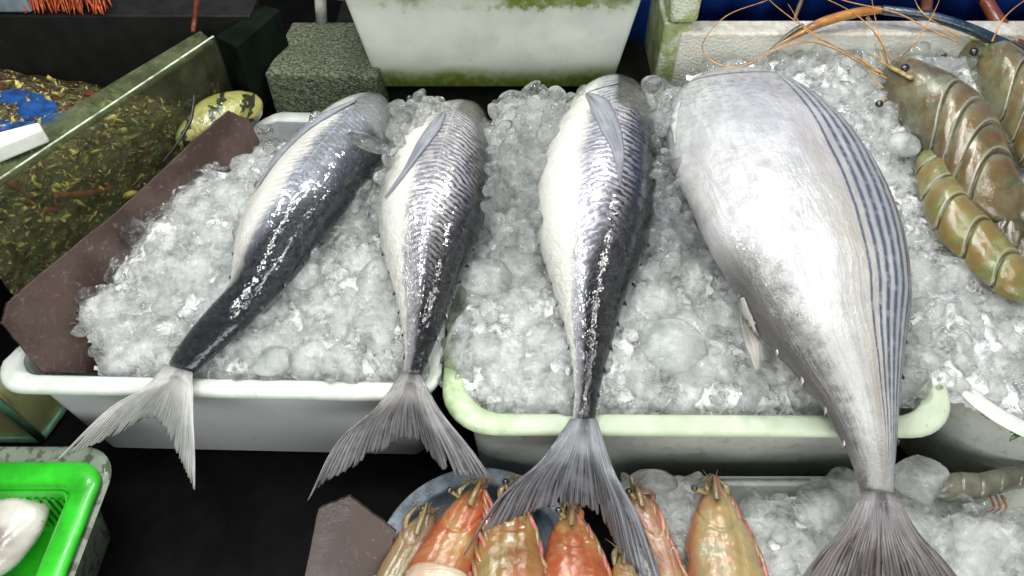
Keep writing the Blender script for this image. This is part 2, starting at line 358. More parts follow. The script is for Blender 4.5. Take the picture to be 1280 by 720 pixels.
# mackerel-like skin, u 0 belly .. 1 back, v 0 head .. 1 tail
def mat_mackerel(name, belly=(.64, .63, .59), silver=(.55, .55, .60), back=(.006, .0065, .009), lat=.56, dark0=.74, dark1=.30, chev=1.0, nch=62, bellyend=.36, headcol=(.12, .12, .105), hd0=.15, dkw=.12):
    N = NT(name); u, v = N.uv(); p = N.pos()
    n1 = N.noise(p, 22, 3); n2 = N.noise(p, 110, 4, .65); n3 = N.noise(N.comb(N.M('MULTIPLY', u, 10), N.M('MULTIPLY', v, 130)), 1.0, 3, .65, .4)
    # where the dark back begins: moves over to the belly towards the tail
    d0 = N.rng(v, .45, .92, dark0, dark1)
    uu = N.M('ADD', u, N.M('MULTIPLY', N.M('SUBTRACT', n1, .5), .16)); uu = N.M('ADD', uu, N.M('MULTIPLY', N.M('SUBTRACT', n2, .5), .10))
    dk = N.rng(N.M('SUBTRACT', uu, d0), -.07, dkw)
    sv = N.rng(N.M('SUBTRACT', uu, N.rng(v, .5, .95, bellyend, bellyend - .25)), -.05, .09)
    c = N.mix(sv, belly, N.mix(N.rng(n2, .35, .65), silver, [x * .62 for x in silver]))
    # herringbone marks either side of the lateral line
    wob = N.M('MULTIPLY', N.M('ABSOLUTE', N.M('SUBTRACT', u, lat)), 7.0)
    ph = N.M('ADD', N.M('SUBTRACT', N.M('MULTIPLY', v, nch), wob), N.M('MULTIPLY', N.M('ADD', n3, N.M('MULTIPLY', n1, 2.0)), 1.3))
    st = N.M('SINE', N.M('MULTIPLY', ph, 6.283))
    st = N.rng(st, -.1, .75)
    zone = N.M('MULTIPLY', N.rng(u, .28, .46), N.rng(N.M('SUBTRACT', u, d0), .26, .0))
    zone = N.M('MULTIPLY', zone, N.rng(v, .08, .16)); zone = N.M('MULTIPLY', zone, N.rng(N.noise(p, 60, 2), .3, .5, .25, 1.0))
    c = N.mix(dk, c, N.mix(N.rng(n2, .4, .7), back, [x * 2.0 + .008 for x in back]))
    lit = N.rng(u, lat - .02, lat + .12)   # below the line: dark scratches on silver; above: pale marks on dark
    c = N.mix(N.M('MULTIPLY', N.M('MULTIPLY', zone, st), .62 * chev), c, N.mix(lit, (.10, .10, .13), (.022, .022, .03)))
    c = N.mix(N.M('MULTIPLY', N.M('MULTIPLY', zone, N.M('SUBTRACT', 1.0, st)), N.M('MULTIPLY', lit, .75 * chev)), c, (.45, .43, .46))
    ll = N.rng(N.M('ABSOLUTE', N.M('SUBTRACT', u, N.M('ADD', lat, N.M('MULTIPLY', N.M('SUBTRACT', n1, .5), .01)))), .009, .003)
    c = N.mix(N.M('MULTIPLY', ll, N.rng(v, .40, .62, .5, .0)), c, (.62, .62, .66))
    hd = N.M('MULTIPLY', N.rng(N.M('ADD', v, N.M('MULTIPLY', u, -.12)), hd0, hd0 - .04), N.rng(u, .50, .60))
    c = N.mix(N.M('MULTIPLY', hd, .85), c, N.mix(n2, headcol, [x * .3 for x in headcol]))
    tp = N.rng(v, .975, 1.0); c = N.mix(N.M('MULTIPLY', tp, N.rng(n2, .3, .6, .6, 1.0)), c, (.52, .52, .54))
    h = N.M('ADD', N.M('MULTIPLY', N.M('MULTIPLY', st, zone), .6), N.M('MULTIPLY', N.M('MULTIPLY', n2, N.rng(N.M('MAXIMUM', dk, N.rng(v, .5, .8)), 0, 1, .5, 2.4)), 1.0))
    fine = N.voro(N.comb(N.M('MULTIPLY', u, 60), N.M('MULTIPLY', v, 170)), 1.0)
    h = N.M('ADD', h, N.M('MULTIPLY', fine, N.M('MULTIPLY', N.rng(v, .45, .9, .06, .9), N.rng(sv, 0, 1, .2, 1.0))))
    h = N.M('ADD', h, N.M('MULTIPLY', n3, N.M('MULTIPLY', N.rng(v, .4, .9, .15, 1.6), N.rng(sv, 0, 1, .3, 1.0))))
    film = N.bump(N.M('ADD', N.noise(p, 42, 3, .55, .5), N.M('MULTIPLY', N.noise(N.comb(N.M('MULTIPLY', u, 14), N.M('MULTIPLY', v, 60)), 1.0, 2, .5), .4)), .0014)
    return N.end(N.bsdf(Base_Color=c, Metallic=N.M('MULTIPLY', N.M('MULTIPLY', sv, N.M('SUBTRACT', 1.0, dk)), .4), Coat_Normal=film, Roughness=N.rng(n2, .3, .7, .14, .34), Normal=N.bump(h, .0018), Coat_Weight=1.0, Coat_Roughness=.025, Specular_IOR_Level=.35))
SKIN2 = mat_mackerel('mackerel_skin_cream', dark0=.70, dark1=.40, silver=(.56, .55, .58))
SKIN3 = mat_mackerel('mackerel_skin_mauve', silver=(.58, .58, .66), dark0=.62, dark1=.22, bellyend=.33, hd0=.20)
SKIN1 = mat_mackerel('mackerel_skin_blue', silver=(.40, .43, .50), back=(.007, .009, .014), lat=.54, dark0=.58, dark1=-.20, dkw=.34, chev=.3, bellyend=.44, headcol=(.3, .31, .33))
def mat_bonito():
    N = NT('bonito_skin'); u, v = N.uv(); p = N.pos()
    n1 = N.noise(p, 12, 4, .6); n2 = N.noise(p, 75, 4, .7); n3 = N.noise(N.comb(N.M('MULTIPLY', u, 15), N.M('MULTIPLY', v, 9)), 1.0, 5, .68, .8); n4 = N.noise(p, 300, 3, .6)
    c = N.mix(N.rng(n3, .35, .65), (.52, .52, .52), (.40, .40, .41))
    c = N.mix(N.rng(N.M('ADD', N.M('MULTIPLY', n1, .6), N.M('MULTIPLY', n2, .4)), .44, .60, 0.0, .7), c, (.30, .30, .30))
    c = N.mix(N.M('MULTIPLY', N.rng(N.noise(p, 150, 4, .7), .5, .62), N.M('MULTIPLY', N.rng(v, .35, .05), .85)), c, (.18, .18, .19))
    tan = N.M('MULTIPLY', N.M('MULTIPLY', N.rng(u, .50, .60), N.rng(u, .80, .68)), N.rng(v, .15, .4))
    c = N.mix(N.M('MULTIPLY', tan, N.rng(n3, .3, .7, .3, .8)), c, (.36, .33, .29))
    c = N.mix(N.M('MULTIPLY', N.rng(u, .70, .95), .55), c, (.30, .34, .40))
    q = N.M('ADD', u, N.M('MULTIPLY', N.M('SUBTRACT', n1, .5), .03)); q = N.M('ADD', q, N.rng(v, .05, .5, -.03, 0.0)); stripes = 0.0
    for uk, w_ in ((.69, .014), (.745, .020), (.800, .024), (.855, .022), (.905, .018), (.948, .013)):
        d_ = N.M('ABSOLUTE', N.M('SUBTRACT', q, uk)); stripes = N.M('MAXIMUM', stripes, N.rng(d_, w_, w_ * .15))
    zone = N.M('MULTIPLY', N.rng(v, .05, .16), N.rng(v, .97, .85, .2, 1.0))
    c = N.mix(N.M('MULTIPLY', N.M('MULTIPLY', stripes, zone), N.rng(n2, .34, .52, .5, .95)), c, (.055, .070, .11))
    # bruised belly edge towards the tail
    be = N.M('MULTIPLY', N.rng(N.M('ADD', u, N.M('MULTIPLY', N.M('SUBTRACT', n2, .5), .45)), .30, .08), N.rng(v, .52, .66))
    c = N.mix(N.M('MULTIPLY', be, .85), c, (.06, .055, .055)); wb = N.M('MULTIPLY', N.rng(N.M('ABSOLUTE', N.M('SUBTRACT', u, .40)), .12, .04), N.rng(v, .6, .75)); c = N.mix(N.M('MULTIPLY', wb, .5), c, (.62, .62, .60))
    dor = N.M('MULTIPLY', N.rng(u, .93, .99), N.rng(v, .1, .2)); c = N.mix(dor, c, (.04, .045, .06))
    tl = N.rng(v, .86, .97); c = N.mix(N.M('MULTIPLY', tl, N.rng(n2, .35, .6, .0, .5)), c, (.34, .33, .33))
    gl = N.rng(N.M('ABSOLUTE', N.M('SUBTRACT', v, N.M('ADD', .105, N.M('MULTIPLY', N.M('POWER', N.M('SUBTRACT', u, .45), 2.0), -.16)))), .010, .002)
    c = N.mix(N.M('MULTIPLY', gl, .8), c, (.08, .08, .09))
    h = N.M('ADD', N.M('MULTIPLY', n3, 1.0), N.M('MULTIPLY', n2, .7)); h = N.M('ADD', h, N.M('MULTIPLY', n4, .15))
    return N.end(N.bsdf(Base_Color=c, Metallic=.1, Roughness=N.rng(n2, .3, .7, .26, .5), Normal=N.bump(h, .0016), Coat_Weight=.6, Coat_Roughness=.06, Coat_Normal=N.bump(N.M('ADD', N.noise(p, 40, 3, .6, .5), N.M('MULTIPLY', n3, .8)), .0016)))
SKIN4 = mat_bonito()

# ------------------------------------------------------------------ the four fish
FIN1 = mat_fin('pale_fin', (.74, .74, .72), (.44, .44, .44), (.76, .75, .72), .35)
FIN2 = mat_fin('grey_fin', (.42, .42, .44), (.09, .09, .10), (.56, .53, .51), .5)
FIN3 = mat_fin('dark_fin', (.30, .31, .35), (.022, .022, .028), (.54, .56, .60), .35)
FIN4 = mat_fin('brown_fin', (.28, .25, .25), (.035, .028, .028), (.42, .40, .42), .25, dens=42)
DARKFIN = simple('dark_finlet_skin', (.05, .05, .06), .25, coat=.6)
PALEFIN = simple('pale_finlet_skin', (.40, .40, .40), .25, coat=.6)
PEC = mat_fin('pectoral_skin', (.44, .46, .52), (.20, .21, .26), (.50, .52, .56), 0, dens=26)

def finlets(parent, d, v0, v1, n, sides, mat, size=.010):
    for side in sides:
        for k in range(n):
            v = v0 + (v1 - v0) * k / max(1, n - 1); i = int(v * (len(d['vs']) - 1)); i2 = min(i + 6, len(d['vs']) - 1)
            C, H = d['C'][i], d['H'][i]; out = H / np.linalg.norm(H) * side; fw = d['C'][i2] - C; fw = fw / np.linalg.norm(fw)
            p = C + H * side * .97; s = size * random.uniform(.6, 1.0)
            up = np.array([0, 0, 1.0]); P = [p - fw * s * .7, p + out * s * .18 + fw * s * .3, p + out * s * .34 + fw * s * 1.1, p + fw * s * .7]
            V = [q + up * .001 + up * .002 * e for e in (1, -1) for q in P]
            f = [(0, 1, 2, 3), (7, 6, 5, 4)] + [(a, a + 4, (a + 1) % 4 + 4, (a + 1) % 4) for a in range(4)]
            mesh_obj('finlet', V, f, mat, parent, False)

def ribbon_fin(name, tree, cl, widths, mat, parent, lift=.002, n=50, m=9, curl=.002):
    """flat fin lying on the body: px centre line + half widths in px"""
    C = catmull(cl, n); Wd = np.interp(np.linspace(0, 1, n), np.linspace(0, 1, len(widths)), widths)
    V, uv = [], []
    for i in range(n):
        d = C[min(i + 1, n - 1)] - C[max(i - 1, 0)]; nn = np.array([-d[1], d[0]]) / (np.linalg.norm(d) + 1e-9)
        for j in range(m):
            s = (j / (m - 1)) * 2 - 1; P = C[i] + nn * Wd[i] * s
            V.append(drape(tree, P[0], P[1], lift + curl * (1 - s * s) )); uv.append((j / (m - 1), i / (n - 1)))
    f = [(i * m + j, (i + 1) * m + j, (i + 1) * m + j + 1, i * m + j + 1) for i in range(n - 1) for j in range(m - 1)]
    o = mesh_obj(name, V, f, mat, parent, True, uv); s = o.modifiers.new('t', 'SOLIDIFY'); s.thickness = .0012; s.offset = 1
    return o
def wob(seed, a=.012):
    def f(v, u, th):
        p = np.stack(np.broadcast_arrays(v * 9, np.cos(th) * 1.3, np.sin(th) * 1.3), -1)
        q = np.stack(np.broadcast_arrays(v * 60, np.cos(th) * 5, np.sin(th) * 5), -1)
        return 1 + a * vn(p, seed) + a * .35 * vn(q, seed + 3)
    return f

FG = 'whole fish laid side by side on the ice'
fishes = []
# fish 1, far left
S1 = [((466, 119), (484, 118)), ((430, 127), (491, 134)), ((390, 150), (488, 178)), ((346, 194), (461, 218)), ((316, 235), (435, 257)), ((296, 278), (405, 293)), ((288, 322), (374, 335)),
      ((283, 356), (347, 366)), ((256, 388), (312, 404)), ((229, 421), (279, 434)), ((213, 446), (250, 460)), ((205, 466), (232, 478))]
Z1 = [.035, .045, .055, .060, .060, .056, .050, .044, .036, .026, .017, .010]
f1 = empty('mackerel', 'leftmost fish, dark blue back with white belly, its pale tail over the left tub rim', 'fish', FG)
b1, d1 = loft('body', S1, Z1, SKIN1, f1, thick=.72, radial=wob(1), ease_end=.03); t1 = bvh(b1)
caudal('tail_fin', f1, (207, 457), (241, 466), [(180, 485), (135, 512)], [(72, 574), (100, 563), (150, 541), (186, 522), (205, 536), (222, 568), (243, 612)], [(241, 520), (243, 570)], .029, -.02, FIN1, seed=1, jag=.08)
finlets(f1, d1, .60, .93, 6, (1, -1), DARKFIN, .007)
ribbon_fin('pectoral_fin', t1, [(446, 127), (412, 143), (380, 163), (348, 196), (322, 236)], [1, 3.5, 4, 3, .5], PEC, f1)
settle(f1, W(350, 300, -.0)); fishes.append((f1, t1))
# fish 2
S2 = [((578, 131), (600, 129)), ((543, 138), (612, 146)), ((508, 160), (617, 180)), ((483, 200), (616, 218)), ((471, 246), (606, 266)), ((474, 296), (590, 312)), ((488, 346), (572, 356)),
      ((499, 390), (557, 396)), ((505, 430), (541, 434)), ((505, 458), (530, 461)), ((502, 478), (524, 480))]
Z2 = [.035, .048, .058, .062, .062, .058, .052, .044, .032, .020, .011]
f2 = empty('mackerel', 'second fish from the left, cream belly and ribbed silver flank, narrow dark shoulder fin', 'fish', FG)
b2, d2 = loft('body', S2, Z2, SKIN2, f2, thick=.78, radial=wob(2), ease_end=.03); t2 = bvh(b2)
caudal('tail_fin', f2, (501, 467), (526, 469), [(470, 510), (420, 555)], [(384, 626), (402, 606), (440, 585), (480, 562), (508, 549), (530, 560), (560, 592), (590, 596), (619, 606)], [(552, 516), (592, 566)], .029, -.035, FIN2, seed=2, jag=.07)
finlets(f2, d2, .62, .94, 7, (1, -1), DARKFIN, .006)
ribbon_fin('pectoral_fin', t2, [(556, 142), (545, 158), (528, 182), (508, 214), (484, 248)], [2, 7, 6.5, 3, .4], PEC, f2)
settle(f2, W(540, 300, 0)); fishes.append((f2, t2))
# fish 3
S3 = [((752, 103), (784, 99)), ((722, 118), (806, 116)), ((699, 150), (818, 148)), ((680, 190), (822, 190)), ((669, 235), (822, 235)), ((671, 285), (815, 285)), ((684, 330), (800, 330)),
      ((699, 380), (780, 380)), ((711, 430), (765, 430)), ((717, 478), (752, 478)), ((717, 510), (746, 510)), ((713, 540), (744, 540))]
Z3 = [.045, .055, .064, .068, .068, .064, .056, .047, .036, .025, .016, .008]
f3 = empty('mackerel', 'third fish from the left, mauve herringbone flank, its head raised under the rear tub', 'fish', FG)
b3, d3 = loft('body', S3, Z3, SKIN3, f3, thick=.78, radial=wob(3), ease_end=.03); t3 = bvh(b3)
caudal('tail_fin', f3, (713, 524), (746, 524), [(672, 582), (618, 630)], [(580, 694), (600, 668), (640, 650), (680, 636), (722, 632), (752, 648), (775, 690), (800, 720), (830, 735)], [(768, 590), (800, 650)], .031, -.03, FIN3, seed=3, jag=.04)
finlets(f3, d3, .55, .93, 9, (1, -1), DARKFIN, .007)
ribbon_fin('pectoral_fin', t3, [(734, 118), (750, 134), (764, 162), (773, 192), (775, 234)], [3, 13, 12, 7, .5], PEC, f3, .001, curl=.001)
mth = tube('mouth_line', [drape(t3, x, y, .0002) for x, y in ((728, 119), (745, 112), (765, 107), (776, 104))], [.0004, .0012, .0016, .0004], simple('mouth_dark', (.015, .012, .012), .3), f3, 20, 6, .5)
GILL = simple('gill_cover_skin', (.46, .47, .50), .22, 60, .25, .0006, 300, .7, .25)
settle(f3, W(742, 300, 0)); fishes.append((f3, t3))
# fish 4
S4 = [((896, 91), (924, 89)), ((858, 104), (972, 96)), ((838, 122), (1018, 116)), ((833, 156), (1060, 150)), ((842, 205), (1098, 200)), ((864, 254), (1124, 250)), ((888, 304), (1139, 306)), ((918, 356), (1144, 366)),
      ((950, 410), (1138, 422)), ((990, 456), (1132, 474)), ((1027, 502), (1127, 520)), ((1052, 546), (1123, 560)), ((1070, 590), (1119, 600)), ((1080, 632), (1117, 640))]
Z4 = [.056, .064, .072, .080, .086, .088, .086, .080, .068, .054, .038, .020, -.004, -.028]
f4 = empty('bonito', 'biggest fish, broad silver body with dark stripes along its right side', 'fish', FG)
b4, d4 = loft('body', S4, Z4, SKIN4, f4, thick=[.42, .42, .42, .42, .42, .44, .46, .5, .55, .66, .7, .75, .8, .7], nt=128, nv=320, radial=wob(4, .008), ease_end=.03); t4 = bvh(b4)
caudal('tail_fin', f4, (1079, 614), (1119, 618), [(1052, 660), (1022, 694)], [(985, 745), (1040, 742), (1080, 728), (1105, 735), (1140, 745), (1215, 745)], [(1150, 668), (1180, 700)], .000, -.045, FIN4, seed=4, jag=.03)
finlets(f4, d4, .66, .90, 6, (-1,), PALEFIN, .008); finlets(f4, d4, .62, .88, 6, (1,), DARKFIN, .006)
ribbon_fin('anal_fin', t4, [(930, 372), (934, 398), (942, 430), (946, 462)], [3, 9, 10, 2], mat_fin('anal_fin_skin', (.62, .60, .56), (.30, .27, .26), (.6, .58, .55), 0, dens=12), f4, .003)
ribbon_fin('pectoral_fin', t4, [(850, 128), (842, 150), (845, 180)], [2, 5, .5], PALEFIN, f4, .001)
settle(f4, W(1000, 300, 0)); fishes.append((f4, t4))

# ------------------------------------------------------------------ ice beds
def ice_bed(name, label, poly_px, zfun, n, smin, smax, seed, vox=.0014, mat=ICE, amp=.010, flat=.7, extra=()):
    r = np.random.default_rng(seed)
    P = [tuple(W(x, y, zfun(x, y))[:2]) for x, y in poly_px]
    xs = [p[0] for p in P]; ys = [p[1] for p in P]; x0, x1, y0, y1 = min(xs), max(xs), min(ys), max(ys)
    # height of the bed as a function of world x, y: interpolate the px function by inverse lookup
    def zz(x, y):
        # fixed-point: project with an average height
        z = np.full(len(x), .02)
        for _ in range(3):
            dy = y - CAM.y; dz = z - CAM.z
            # camera space
            cz = dy * CP - dz * SP; cy = dy * SP + dz * CP
            px = 640 + F * x / cz; py = 360 - F * cy / cz
            z = zfun(px, py)
        return z
    def height(x, y):
        p = np.stack([x * 28, y * 28, np.zeros_like(x) + seed], -1)
        return zz(x, y) + amp * fbm(p, 3, seed)
    # opaque slush core
    st = .004; gx = np.arange(x0, x1 + st, st); gy = np.arange(y0, y1 + st, st); GX, GY = np.meshgrid(gx, gy, indexing='ij'); fx, fy = GX.ravel(), GY.ravel()
    ins = inpoly(fx, fy, P); ed = edgedist(fx, fy, P) * np.where(ins, 1, -1)
    q = np.stack([fx * 160, fy * 160, np.zeros_like(fx) + seed], -1)
    hz = height(fx, fy) - .006 + .0035 * fbm(q, 3, seed + 9) - .02 * np.clip((.014 - ed) / .014, 0, 1) ** 2
    keep = ed > -.006; idx = -np.ones(len(fx), int); idx[keep] = np.arange(keep.sum())
    cv = np.stack([fx, fy, hz], -1)[keep]; ny = len(gy); cf = []
    for i in range(len(gx) - 1):
        a = i * ny + np.arange(ny - 1); quad = np.stack([idx[a], idx[a + ny], idx[a + ny + 1], idx[a + 1]], -1); cf.append(quad[(quad >= 0).all(1)])
    cf = np.vstack(cf)
    # lumps
    V, Fc, off = [], [], 0; c = 0
    while c < n:
        x = r.uniform(x0, x1, 400); y = r.uniform(y0, y1, 400); k = inpoly(x, y, P); x, y = x[k], y[k]; h = height(x, y); e = edgedist(x, y, P)
        for a in range(len(x)):
            if c >= n: break
            s = smin + (smax * 1.35 - smin) * r.random() ** 4.5
            sub = 3 if s > .006 else 2; iv, fi = ico(sub)
            sc3 = np.array([r.uniform(.7, 1.6), r.uniform(.6, 1.2), r.uniform(.35, .9)])
            v = iv * (1 + .28 * fbm(iv * 1.1 + r.uniform(0, 99, 3), 2, seed)[:, None])
            for _ in range(r.integers(3, 8)):      # flat broken facets
                nrm = r.normal(size=3); nrm /= np.linalg.norm(nrm); dd = v @ nrm; lim = r.uniform(.35, .7); v = v - np.clip(dd - lim, 0, None)[:, None] * nrm
            v = (v * sc3) @ rotm(r).T * s; v[:, 2] *= flat + .3 * r.random()
            zc = h[a] - s * .15 + abs(r.normal()) * .0015 - .014 * max(0, (.012 - e[a]) / .012)
            V.append(v + [x[a], y[a], zc]); Fc.append(fi + off); off += len(iv); c += 1
    for (x, y, z, s) in extra:
        iv, fi = ico(3 if s > .006 else 2); v = iv * (1 + .3 * fbm(iv * 1.1 + r.uniform(0, 99, 3), 2, seed)[:, None])
        for _ in range(3): nrm = r.normal(size=3); nrm /= np.linalg.norm(nrm); v = v - np.clip(v @ nrm - .6, 0, None)[:, None] * nrm
        v = (v * [1.2, .9, .7]) @ rotm(r).T * s; V.append(v + [x, y, z]); Fc.append(fi + off); off += len(iv)
    V = np.vstack(V); Fc = np.vstack(Fc)
    o = mesh_obj(name, V.tolist(), Fc.tolist(), None, None, True)
    m = o.modifiers.new('fuse', 'REMESH'); m.mode = 'VOXEL'; m.voxel_size = vox; m.use_smooth_shade = True
    s = o.modifiers.new('melt', 'SMOOTH'); s.factor = .3; s.iterations = 1
    dg = bpy.context.evaluated_depsgraph_get(); me = bpy.data.meshes.new_from_object(o.evaluated_get(dg))
    nv = len(me.vertices); co_ = np.empty(nv * 3, np.float32); me.vertices.foreach_get('co', co_); co_ = co_.reshape(-1, 3)
    npoly = len(me.polygons); li = np.empty(len(me.loops), np.int32); me.loops.foreach_get('vertex_index', li)
    if len(li) == npoly * 4: fa = li.reshape(-1, 4)
    else: fa = np.array([tuple(p.vertices) if len(p.vertices) == 4 else tuple(p.vertices) + (p.vertices[0],) for p in me.polygons])
    bpy.data.objects.remove(o)
    allv = np.vstack([co_, cv]); allf = np.vstack([fa, cf + nv])
    me2 = bpy.data.meshes.new(name); me2.vertices.add(len(allv)); me2.vertices.foreach_set('co', allv.astype(np.float32).ravel())
    me2.loops.add(len(allf) * 4); me2.loops.foreach_set('vertex_index', allf.ravel().astype(np.int32))
    me2.polygons.add(len(allf)); me2.polygons.foreach_set('loop_start', np.arange(0, len(allf) * 4, 4, dtype=np.int32))
    me2.polygons.foreach_set('material_index', np.r_[np.zeros(len(fa), np.int32), np.ones(len(cf), np.int32)])
    me2.polygons.foreach_set('use_smooth', np.ones(len(allf), bool))
    me2.update(calc_edges=True); me2.validate()
    me2.materials.append(mat); me2.materials.append(SLUSH)
    ob = bpy.data.objects.new(name, me2); COL.objects.link(ob)
    return tag(ob, label, 'ice', kind='stuff')
def heap(poly, z0, z1, n, seed, smin=.005, smax=.012):
    r = np.random.default_rng(seed); out = []; xs = [p[0] for p in poly]; ys = [p[1] for p in poly]
    while len(out) < n:
        x, y = r.uniform(min(xs), max(xs)), r.uniform(min(ys), max(ys))
        if inpoly(np.array([x]), np.array([y]), poly)[0]:
            q = W(x, y, r.uniform(z0, z1)); out.append((q.x, q.y, q.z, r.uniform(smin, smax)))
    return out
def fringe(d, side, v0, v1, n, seed, lift=.0, smax=.011):
    r = np.random.default_rng(seed); out = []
    for k in range(n):
        v = r.uniform(v0, v1); i = int(v * (len(d['vs']) - 1)); C, H = d['C'][i], d['H'][i]; s = .004 + (smax - .004) * r.random() ** 2
        p = C + H * side * (1 + r.uniform(-.02, .10)) ; out.append((p[0], p[1], p[2] - .012 + lift + r.uniform(-.016, .010), s))
    return out
def ramp_z(pts):
    ys = [p[0] for p in pts]; zs = [p[1] for p in pts]
    return lambda px, py: np.interp(py, ys, zs)
ice_bed('crushed_ice', 'crushed ice heaped in the left white tub beside the brown board',
        [(318, 178), (345, 168), (400, 150), (455, 140), (500, 128), (560, 132), (600, 150), (600, 250), (560, 360), (530, 440), (525, 474), (300, 472), (135, 468), (112, 448), (128, 425), (92, 402), (88, 375), (125, 350), (120, 325), (155, 300), (150, 280), (200, 240), (245, 208), (290, 195)],
        ramp_z([(120, .045), (200, .036), (350, .022), (440, .008), (475, -.004)]), 2500, .004, .017, 11, extra=fringe(d1, -1, .15, .62, 60, 1) + fringe(d1, 1, .15, .70, 60, 2) + fringe(d2, -1, .02, .6, 90, 3, .006) + heap([(492, 128), (520, 120), (566, 128), (548, 150), (512, 186), (484, 225), (474, 222), (488, 180)], .058, .098, 70, 21))
ice_bed('crushed_ice', 'crushed ice heaped in the middle tub around the third fish',
        [(600, 150), (625, 122), (660, 108), (700, 116), (740, 112), (800, 100), (850, 100), (900, 120), (960, 200), (1060, 300), (1135, 380), (1150, 470), (1130, 500), (1060, 512), (900, 514), (720, 514), (620, 508), (572, 492), (556, 455), (560, 400), (585, 330), (612, 270), (598, 215)],
        lambda x, y: ramp_z([(100, .062), (160, .050), (350, .030), (440, .014), (515, -.006)])(x, y) + .012 * np.exp(-((np.asarray(x) - 650) / 60.) ** 2) * np.clip((330 - np.asarray(y)) / 150, 0, 1), 3200, .004, .018, 12, extra=fringe(d2, 1, .10, .6, 70, 4) + fringe(d3, -1, .12, .55, 70, 5, .004) + fringe(d3, 1, .12, .6, 90, 6, .006, .013) + fringe(d4, -1, .05, .5, 90, 7, -.012, .013) + heap([(812, 108), (838, 100), (842, 160), (852, 230), (868, 300), (840, 330), (815, 325), (822, 240), (818, 160)], .055, .092, 90, 22) + heap([(618, 140), (650, 118), (735, 116), (700, 148), (676, 220), (668, 290), (640, 320), (612, 260), (604, 200)], .058, .088, 150, 23, .005, .015))
ice_bed('crushed_ice', 'crushed ice under the raw prawns in the foam box on the right',
        [(862, 76), (1000, 58), (1120, 56), (1300, 60), (1420, 130), (1420, 530), (1290, 520), (1215, 482), (1150, 490), (1120, 470), (1090, 300), (1000, 120), (900, 100)],
        lambda x, y: ramp_z([(40, .094), (80, .078), (130, .056), (200, .040), (350, .026), (440, .012), (530, .0)])(x, y), 2600, .004, .014, 13, amp=.007, extra=fringe(d4, 1, .12, .62, 60, 8, -.02))
ice_bed('crushed_ice', 'crushed ice in the low tray under the tail of the biggest fish',
        [(925, 640), (960, 622), (1040, 605), (1070, 590), (1130, 590), (1180, 622), (1290, 645), (1340, 780), (930, 780), (940, 700)],
        lambda x, y: ramp_z([(580, -.075), (780, -.075)])(x, y), 750, .005, .020, 14, vox=.0015)
ice_bed('crushed_ice', 'small patch of crushed ice between the prawn heads in the low tray',
        [(770, 600), (800, 590), (860, 592), (900, 605), (900, 640), (870, 680), (850, 720), (800, 740), (775, 660)],
        lambda x, y: ramp_z([(580, -.085), (780, -.085)])(x, y), 230, .005, .012, 15, vox=.0015)

def lump(name, px, py, z, rx, ry, rz, mat, label, rot=0, seed=0, hole=False, cuts=2):
    r = np.random.default_rng(seed + 100); iv, fi = ico(4)
    v = iv * (1 + .14 * fbm(iv * 1.3 + seed * 3.1, 3, seed)[:, None])
    for _ in range(cuts):
        nrm = r.normal(size=3); nrm /= np.linalg.norm(nrm); dd = v @ nrm; lim = r.uniform(.6, .85); v = v - np.clip(dd - lim, 0, None)[:, None] * nrm * .9
    v = v * [rx, ry, rz]
    if hole: # a dent like the bore of tube ice
        d = np.hypot(v[:, 0] / rx, v[:, 1] / ry); v[:, 2] -= np.where(v[:, 2] > 0, 1, 0) * rz * 1.2 * np.clip(1 - d / .55, 0, 1) ** .5
    c, s = math.cos(rot), math.sin(rot); v = np.stack([v[:, 0] * c - v[:, 1] * s, v[:, 0] * s + v[:, 1] * c, v[:, 2]], -1)
    o = mesh_obj(name, v.tolist(), fi.tolist(), mat); o.location = W(px, py, z)
    return tag(o, label, 'ice lump', 'larger lumps lying on the crushed ice')
lump('ice_lump', 331, 163, .050, .011, .010, .008, ICE_CLEAR, 'small round clear ice lump at the top end of the brown board', seed=1, hole=True)
lump('ice_lump', 462, 178, .118, .031, .012, .007, ICE_CLEAR, 'flat leaf shaped ice sliver lying against the back of the leftmost fish', rot=-.55, seed=2)
lump('ice_lump', 843, 432, .022, .034, .036, .013, ICE_MILK, 'large round milky ice lump between the third fish and the biggest fish', seed=3)
lump('ice_lump', 815, 106, .085, .015, .015, .011, ICE_CLEAR, 'round glassy ice lump just right of the third fish\'s snout', seed=4)
lump('ice_lump', 809, 308, .050, .013, .014, .010, ICE_CLEAR, 'clear ice lump touching the dark back of the third fish halfway down', seed=5, hole=True)
lump('ice_lump', 868, 296, .050, .015, .014, .010, ICE_CLEAR, 'clear ring shaped ice lump touching the belly of the biggest fish', seed=6, hole=True)
lump('ice_lump', 610, 236, .070, .013, .011, .009, ICE_CLEAR, 'glassy ice bead on the right edge of the second fish', seed=7, hole=True)
lump('ice_lump', 608, 345, .030, .030, .026, .012, ICE_MILK, 'smooth cloudy ice lump beside the lower right flank of the second fish', seed=8)
lump('ice_lump', 342, 450, .004, .022, .020, .008, ICE_MILK, 'flat pale ice lump near the rim between the first two tails', rot=.5, seed=9, cuts=4)
lump('ice_lump', 163, 290, .040, .016, .013, .010, ICE_CLEAR, 'clear ice lump sliding down onto the brown board', seed=10, hole=True)
lump('ice_lump', 1150, 596, -.055, .032, .030, .014, ICE_MILK, 'big frosted wedge of ice right of the biggest fish\'s tail stalk', rot=-.3, seed=11, cuts=9)
lump('ice_lump', 1128, 180, .055, .022, .020, .012, ICE_MILK, 'cloudy ice lump beneath the eye of the large olive prawn', seed=12)
lump('ice_lump', 818, 601, -.065, .026, .014, .012, ICE_CLEAR, 'clear flat ice lump behind the prawn heads against the middle tub', seed=13)
lump('ice_lump', 380, 345, .032, .020, .024, .010, ICE_MILK, 'pale rounded ice lump right of the leftmost fish\'s tail stalk', seed=14, cuts=3)
